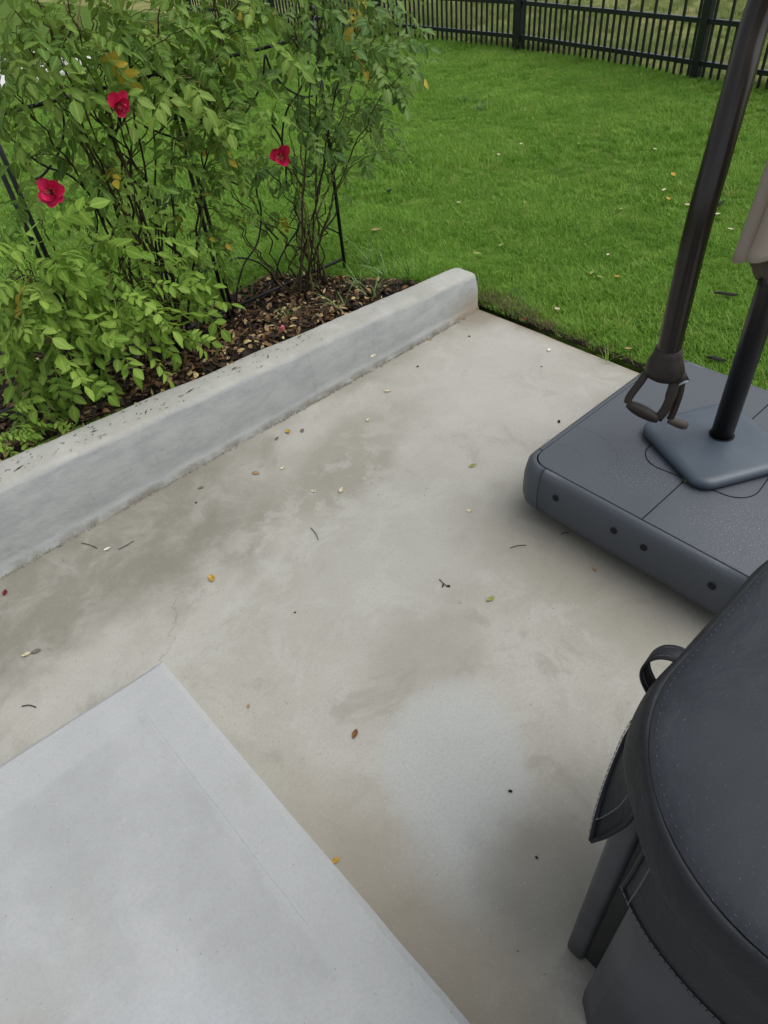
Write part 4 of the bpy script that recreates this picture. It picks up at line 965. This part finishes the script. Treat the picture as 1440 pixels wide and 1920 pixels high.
def bloom(bush, px, py, Y, size, facing, lab, seed, npet=12, droopy=0.0):
    r = random.Random(seed); p = uny(px, py, Y); fl = bpy.data.objects.new('flower', None); COL.objects.link(fl); fl.empty_display_size = 0.03
    q = Vector(facing).to_track_quat('Z', 'Y'); M = Matrix.Translation(p) @ q.to_matrix().to_4x4(); fl.matrix_world = M; bush.put(fl); fl['label'] = lab
    bpy.context.view_layer.update()
    for i in range(npet):
        o = bpy.data.objects.new('petal', PET[i % 4]); COL.objects.link(o); ring = i/npet
        tilt = math.radians(-78*ring+18+r.uniform(-32, 32)); az = i*2.4+r.uniform(-0.3, 0.3)
        o.parent = fl; o.matrix_local = Matrix.Rotation(az, 4, 'Z') @ Matrix.Rotation(tilt, 4, 'Y') @ Matrix.Rotation(r.uniform(-0.3, 0.3), 4, 'X') @ Matrix.Scale(size*(1-0.35*ring)*r.uniform(0.6, 1.25), 4)
    v, f = [], []
    for i in range(16):
        a = r.uniform(0, 6.28); e = r.uniform(0.3, 0.9); tube_vf([(0,0,0), (size*0.45*math.cos(a)*e, size*0.45*math.sin(a)*e, size*0.5)], 0.0006, 4, True, v, f)
    o = from_py('stamen', v, f, M_STAMEN); o.parent = fl
    o = from_py('calyx', *lathe_vf([(0.002, -0.02), (0.007, -0.014), (0.008, -0.004), (0.004, 0.002)], 10), M_SEPAL, None, True); o.parent = fl
    bush.cane(p-Vector(facing).normalized()*0.022, start=2.0, leaves=False, rad=0.003, arch=0.12, mat=M_GCANE)
bloom(B, 222, 195, 2.26, 0.041, (0.15, -0.8, -0.25), 'drooping deep pink bloom', 1, 17)
bloom(C, 525, 292, 2.34, 0.041, (-0.4, -0.7, -0.05), 'ragged magenta bloom with pale stamens', 2, 17)
bloom(B, 97, 360, 2.30, 0.041, (-0.4, -0.8, 0.40), 'open crimson bloom', 3, 20)
for b in (A, B, C): b.join_far()
# ------------------------------------------------------------------ fallen leaves, twigs, seeds, weeds
def flat_mat(name, col, var=0.35):
    k = NT(name); n = k.noise(90, 4, 0.7); return k.base(k.mix(k.smooth(n, 0.35, 0.75), tuple(x*(1-var) for x in col), tuple(min(1, x*(1+var*0.6)) for x in col)), 0.65, 0.25)
MF = {n: flat_mat('dry_leaf_'+n, c) for n, c in dict(yellow=(0.50,0.30,0.045), pale=(0.62,0.55,0.38), brown=(0.20,0.095,0.035), tan=(0.38,0.25,0.12), green=(0.30,0.33,0.09), red=(0.16,0.01,0.02), dark=(0.018,0.016,0.014), white=(0.75,0.74,0.66), grey=(0.16,0.15,0.13)).items()}
def fallen(px, py, L, col, label, z=0.0, ang=None, curl=0.3, wd=0.55, group=None, on_lawn=False, cat='leaf', name='fallen_leaf'):
    p = unh(px, py, 0.028) if on_lawn else un(px, py, z); r = random.Random(int(px*7+py)); v, f = [], []
    nu, nv = 6, 4; Lm = L; a = r.uniform(0, 6.28) if ang is None else ang
    for i in range(nu+1):
        t = i/nu; w = wd*0.5*math.sin(math.pi*min(1, max(0.0, 0.04+0.94*t)))**0.8
        for j in range(nv+1):
            s = j/nv*2-1; v.append(((t-0.5)*Lm, s*w*Lm, 0.0015+(curl*s*s*w+curl*0.8*(t-0.45)**2)*Lm+0.02*Lm*r.random()))
    for i in range(nu):
        for j in range(nv): q = i*(nv+1)+j; f.append((q, q+nv+1, q+nv+2, q+1))
    me = bpy.data.meshes.new(name); me.from_pydata(v, [], f); me.polygons.foreach_set('use_smooth', [True]*len(f))
    o = obj(name, me, MF[col]); o.location = p; o.rotation_euler = (r.uniform(-0.12, 0.12), r.uniform(-0.12, 0.12), a); tag(o, label, cat, group); return o
for a in [(540,810,.034,'yellow','bright yellow leaf lying by the kerb foot near mid patio'),(480,888,.030,'tan','curled tan leaf with a dark spot near the kerb'),(690,788,.026,'pale','cream curled leaf below the kerb, right of the yellow one'),
          (727,734,.028,'pale','cream folded leaf nearest the kerb on the patio'),(640,920,.030,'pale','cream and brown curled leaf in the middle of the patio'),(588,922,.020,'pale','tiny pale leaf left of the cream and brown one'),
          (530,878,.022,'pale','small pale curled leaf right of the tan leaf'),(886,874,.028,'green','yellow-green leaf left of the umbrella base corner'),(880,958,.022,'pale','pale round scrap below the yellow-green leaf'),
          (920,1124,.028,'green','greenish leaf on open concrete below the umbrella base'),(1115,1068,.020,'tan','tan scrap in the shade of the umbrella base'),(397,1085,.034,'yellow','yellow pointed leaf beside the dark damp stain'),
          (202,1030,.024,'white','white seed-like leaf on the dark damp stain'),(50,1228,.026,'pale','pale leaf half under a brown one at the left edge'),(68,1222,.030,'grey','brown-grey leaf on a pale one at the left edge'),
          (666,1377,.027,'brown','single brown oval leaf alone on the lower patio'),(629,1614,.021,'yellow','small yellow leaf against the porch slab edge'),(466,1325,.013,'tan','tiny round tan scrap right of the porch corner'),
          (10,1112,.026,'red','dark red petal at the left edge below the kerb'),(567,808,.026,'grey','dark shrivelled leaf beside the bright yellow leaf'),(519,823,.022,'grey','grey curled leaf left of the bright yellow leaf'),
          (377,915,.022,'grey','grey-brown leaf on the damp stain near the kerb'),(1030,657,.028,'white','whitish scrap near the patio and lawn corner'),(806,637,.022,'tan','small tan leaf at the far foot of the kerb'),
          (475,775,.022,'pale','small pale leaf touching the kerb foot')]:
    fallen(*a)
fallen(1285, 901, .018, 'green', 'tiny yellow-green leaf on the umbrella base seam', z=ZB+0.001)
for a in [(700,668,.026,'pale','cream leaf on the kerb top near its far end'),]: fallen(*a, z=walltop(1.5)+0.004)
M_TWIG = simple('twig_dark', (0.035,0.027,0.020), 0.8, 0.2, 60, 0.4)
def twig(pts, label, r=0.0011, z=0.002, side=None):
    P = [un(a, b, z+0.002*(i % 2)) for i, (a, b) in enumerate(pts)]; o0 = P[0]; v, f = tube_vf([p-o0 for p in catmull(P, 4)], r, 5)
    for s in side or []: tube_vf([un(*s[0], z)-o0, un(*s[1], z+0.002)-o0], s[2], 5, True, v, f)
    o = from_py('twig', v, f, M_TWIG); o.location = o0; return tag(o, label, 'twig')
twig([(583,990),(592,1000),(597,1012)], 'short thin twig in the middle of the patio'); twig([(957,1027),(970,1023),(986,1022)], 'thin straight twig below the umbrella base corner')
twig([(824,1086),(832,1094),(843,1101)], 'forked sprig with tiny dark seeds on the open patio', 0.0012, 0.002, [((832,1094),(830,1100),0.0022),((838,1099),(844,1098),0.0028)])
twig([(41,1324),(55,1322),(68,1326)], 'dark twig left of the porch corner', 0.0014); twig([(153,1018),(170,1022),(182,1028)], 'bent twig on the damp stain, left of the white seed'); twig([(222,1030),(236,1023),(251,1014)], 'straight twig on the damp stain, right of the white seed')
twig([(1052,1002),(1060,998),(1066,1000)], 'short curved twig under the umbrella base front edge')
for i, (px, py, s, lab) in enumerate([(783,688,.009,'black dropping on the patio below the kerb end'),(880,631,.009,'black dropping near the far patio corner'),(1015,688,.006,'small black speck near the lawn edge of the patio'),(1048,791,.012,'black seed beside the umbrella base left edge'),(957,1484,.008,'black seed on the pale clean patch'),(368,943,.007,'small black seed on the damp stain by the kerb'),(1006,1608,.006,'tiny black speck right of the porch slab'),(553,1149,.006,'tiny black speck above the porch corner')]):
    bm = bmesh.new(); s *= 0.75; bmesh.ops.create_icosphere(bm, subdivisions=1, radius=s); 
    for v_ in bm.verts: v_.co = Vector((v_.co.x*1.0, v_.co.y*0.6, v_.co.z*0.5+s*0.35))*(1+0.25*nz(v_.co.x*90, v_.co.y*90, i))
    o = from_bm('seed', bm, MF['dark'], None, True); o.location = un(px, py, 0); o.rotation_euler = (0, 0, i*1.3); tag(o, lab, 'seed')
# flecks of debris on the kerb top and patio (uncountable)
v, f = [], []
def fleck(c, l, w, a, up=Vector((0,0,1))):
    d = Vector((math.cos(a), math.sin(a), 0))*l/2; s = Vector((-math.sin(a), math.cos(a), 0))*w/2; b = len(v)
    v.extend([c-d, c+s+Vector((0,0,w*.5)), c+d, c-s]); f.extend([(b,b+1,b+2),(b,b+2,b+3),(b,b+3,b+1)])
for i in range(150):
    x = rng.uniform(-0.1, 1.35); y = rng.uniform(2.015, 2.12); fleck(Vector((x, y, walltop(x)+0.0045)), abs(rng.normal())*0.009+0.003, rng.uniform(0.0010, 0.0028), rng.uniform(-0.5, 1.0))
for x, y, l, a in ((0.16,2.05,.045,.3),(0.42,2.07,.03,-.3),(0.60,2.05,.028,.9),(0.78,2.06,.05,.15),(0.98,2.08,.03,0.0),(1.12,2.06,.035,1.0),(1.3,2.10,.03,.2)): fleck(Vector((x, y, walltop(x)+0.005)), l, 0.004, a)
for i in range(110):
    x = rng.uniform(-0.3, 2.2); y = rng.uniform(0.1, 1.95)
    if x < pc.x+0.02 and y < pc.y+0.02: continue
    fleck(Vector((x, y, 0.001)), abs(rng.normal())*0.005+0.002, rng.uniform(0.0008, 0.002), rng.uniform(0, 3.1))
stuff(from_py('debris_flecks', v, f, M_TWIG), 'tiny dark bark flecks strewn on kerb top and patio', 'debris')
# lawn litter
for a in [(1262,328,.055,'yellow','yellow leaf on the lawn left of the bronze arm'),(1253,373,.04,'yellow','small golden leaf on the lawn below the yellow leaf'),(1157,519,.03,'yellow','round yellow leaf on the lawn in front of the bronze arm'),(705,432,.055,'tan','large torn tan leaf on the lawn behind the bed end'),(1178,654,.03,'tan','tan leaf on the lawn beside the umbrella base'),(982,600,.03,'red','dark red petal at the lawn edge of the patio')]:
    fallen(*a, on_lawn=True)
for px, py in [(935,290),(977,270),(1085,270),(1140,337),(1165,392),(1245,356),(1228,280),(985,380),(940,460),(1140,478),(1125,520),(895,476),(1045,580),(1290,385),(1345,402),(1370,430),(1110,512),(860,380),(808,228)]:
    fallen(px, py, random.uniform(.026, .045), random.choice(['pale','pale','tan','tan','green']), 'small pale dry leaf scrap lying on the lawn', on_lawn=True, group='pale leaf scraps on the lawn')
M_BARK = simple('bark_dark', (0.014,0.013,0.014), 0.8, 0.2, 50, 0.4)
for px, py, L, a, lab in ((1362,551,.10,-.9,'black bark piece on the lawn between the two umbrella poles'),(1343,673,.075,-1.1,'black stick on the lawn behind the umbrella base'),(1352,381,.10,.2,'dark leaf stick on the lawn right of the bronze arm'),(800,420,.09,-.8,'thin dark stick on the lawn beyond the bed end'),(730,357,.05,.3,'dark curled leaf on the lawn right of the bush')):
    p = unh(px, py, 0.03); v_, f_ = tube_vf([Vector((t*L-L/2, 0.003*math.sin(t*3), 0.002*math.sin(t*7))) for t in np.linspace(0, 1, 6)], [(0.004, 0.003),(0.009,0.005),(0.011,0.006),(0.010,0.005),(0.010,0.005),(0.006,0.003)], 6)
    o = from_py('bark_stick', v_, f_, M_BARK); o.location = p; o.rotation_euler = (0, 0.1, a); tag(o, lab, 'stick')
# fallen pink bud on the mulch
p = unh(528, 618, 0.02); o = from_py('fallen_rosebud', *lathe_vf([(0.002,-0.02),(0.009,-0.014),(0.012,0.0),(0.009,0.014),(0.003,0.02)], 12), flat_mat('bud_pink', (0.75,0.17,0.22)), None, True)
o.location = p; o.rotation_euler = (0.3, 0.5, 0); tag(o, 'pink rosebud fallen on the mulch beside the kerb', 'rosebud')
# grass weeds in and by the bed
M_WEED = flat_mat('weed_blade', (0.155,0.260,0.085))
def weed(px, py, n, h, label, spread=0.5, seed=0, w=0.0034, name='grass_tuft', mat=None, pos=None):
    p = pos or unh(px, py, 0.0); r = random.Random(seed); v, f = [], []
    for _ in range(n):
        blade_vf(v, f, (r.gauss(0, 0.012), r.gauss(0, 0.012), -0.01), h*r.uniform(0.5, 1.15), max(w, 0.0022)*r.uniform(0.6, 1.2), r.uniform(0, 6.28), r.uniform(0, spread), r.uniform(0.2, 1.1), 5)
    o = from_py(name, v, f, mat or M_WEED); o.location = p; return tag(o, label, 'weed')
weed(180, 765, 9, 0.11, 'drooping blue-green weed on the dark mulch at left', 0.9, 1, 0.004); weed(540, 600, 34, 0.07, 'dense short grass clump on the mulch against the kerb', 0.5, 2, 0.0016)
weed(640, 585, 7, 0.16, 'tall thin weed beside the kerb in front of the trellis end', 0.3, 3); weed(700, 560, 12, 0.13, 'arching weed between the trellis end and the kerb', 0.8, 4, 0.003); weed(700, 500, 8, 0.17, 'tall weed behind the kerb end', 0.5, 5, 0.003)
weed(740, 540, 3, 0.22, 'single tall grass stalk rising behind the kerb', 0.1, 6, 0.0014); weed(770, 520, 9, 0.12, 'small weed at the very tip of the bed', 0.7, 7); weed(470, 560, 10, 0.08, 'short grass clump under the middle trellis panel', 0.6, 8, 0.0018)
weed(675, 540, 10, 0.12, 'pale green weed on the mulch below the trellis end post', 0.7, 21); weed(725, 520, 12, 0.14, 'tall leaning weed at the bed tip behind the kerb', 0.6, 22); weed(610, 545, 8, 0.10, 'small weed in front of the trellis rail', 0.6, 23)
M_BRIGHT = flat_mat('bright_blade', (0.16,0.27,0.03)); M_BLUE = flat_mat('blue_blade', (0.09,0.17,0.07))
weed(1130, 625, 12, 0.075, 'bright green broad-bladed weed at the lawn edge by the patio', 0.9, 11, 0.0035, mat=M_BRIGHT); weed(960, 560, 14, 0.07, 'blue-green weed at the lawn corner beside the kerb end', 0.8, 12, 0.003, mat=M_BLUE)
weed(905, 545, 10, 0.11, 'thin grass tuft at the kerb end', 0.4, 13, 0.002); weed(870, 195, 34, 0.11, 'tall grass clump in mid lawn toward the fence', 0.7, 14, 0.003); weed(900, 210, 30, 0.10, 'second tall grass clump in mid lawn toward the fence', 0.7, 15, 0.003)
weed(1290, 640, 14, 0.085, 'bright coarse tuft on the lawn behind the umbrella base', 0.8, 16, 0.003, mat=M_BRIGHT); weed(1200, 500, 9, 0.06, 'bright tuft on the lawn in front of the bronze arm', 0.9, 17, 0.003, mat=M_BRIGHT); weed(1375, 620, 18, 0.08, 'bright coarse tuft on the lawn beside the mast', 0.8, 18, 0.003, mat=M_BRIGHT)
weed(1140, 680-10, 7, 0.06, 'small curved bright weed on the lawn edge above the base', 0.9, 19, 0.003, mat=M_BRIGHT)
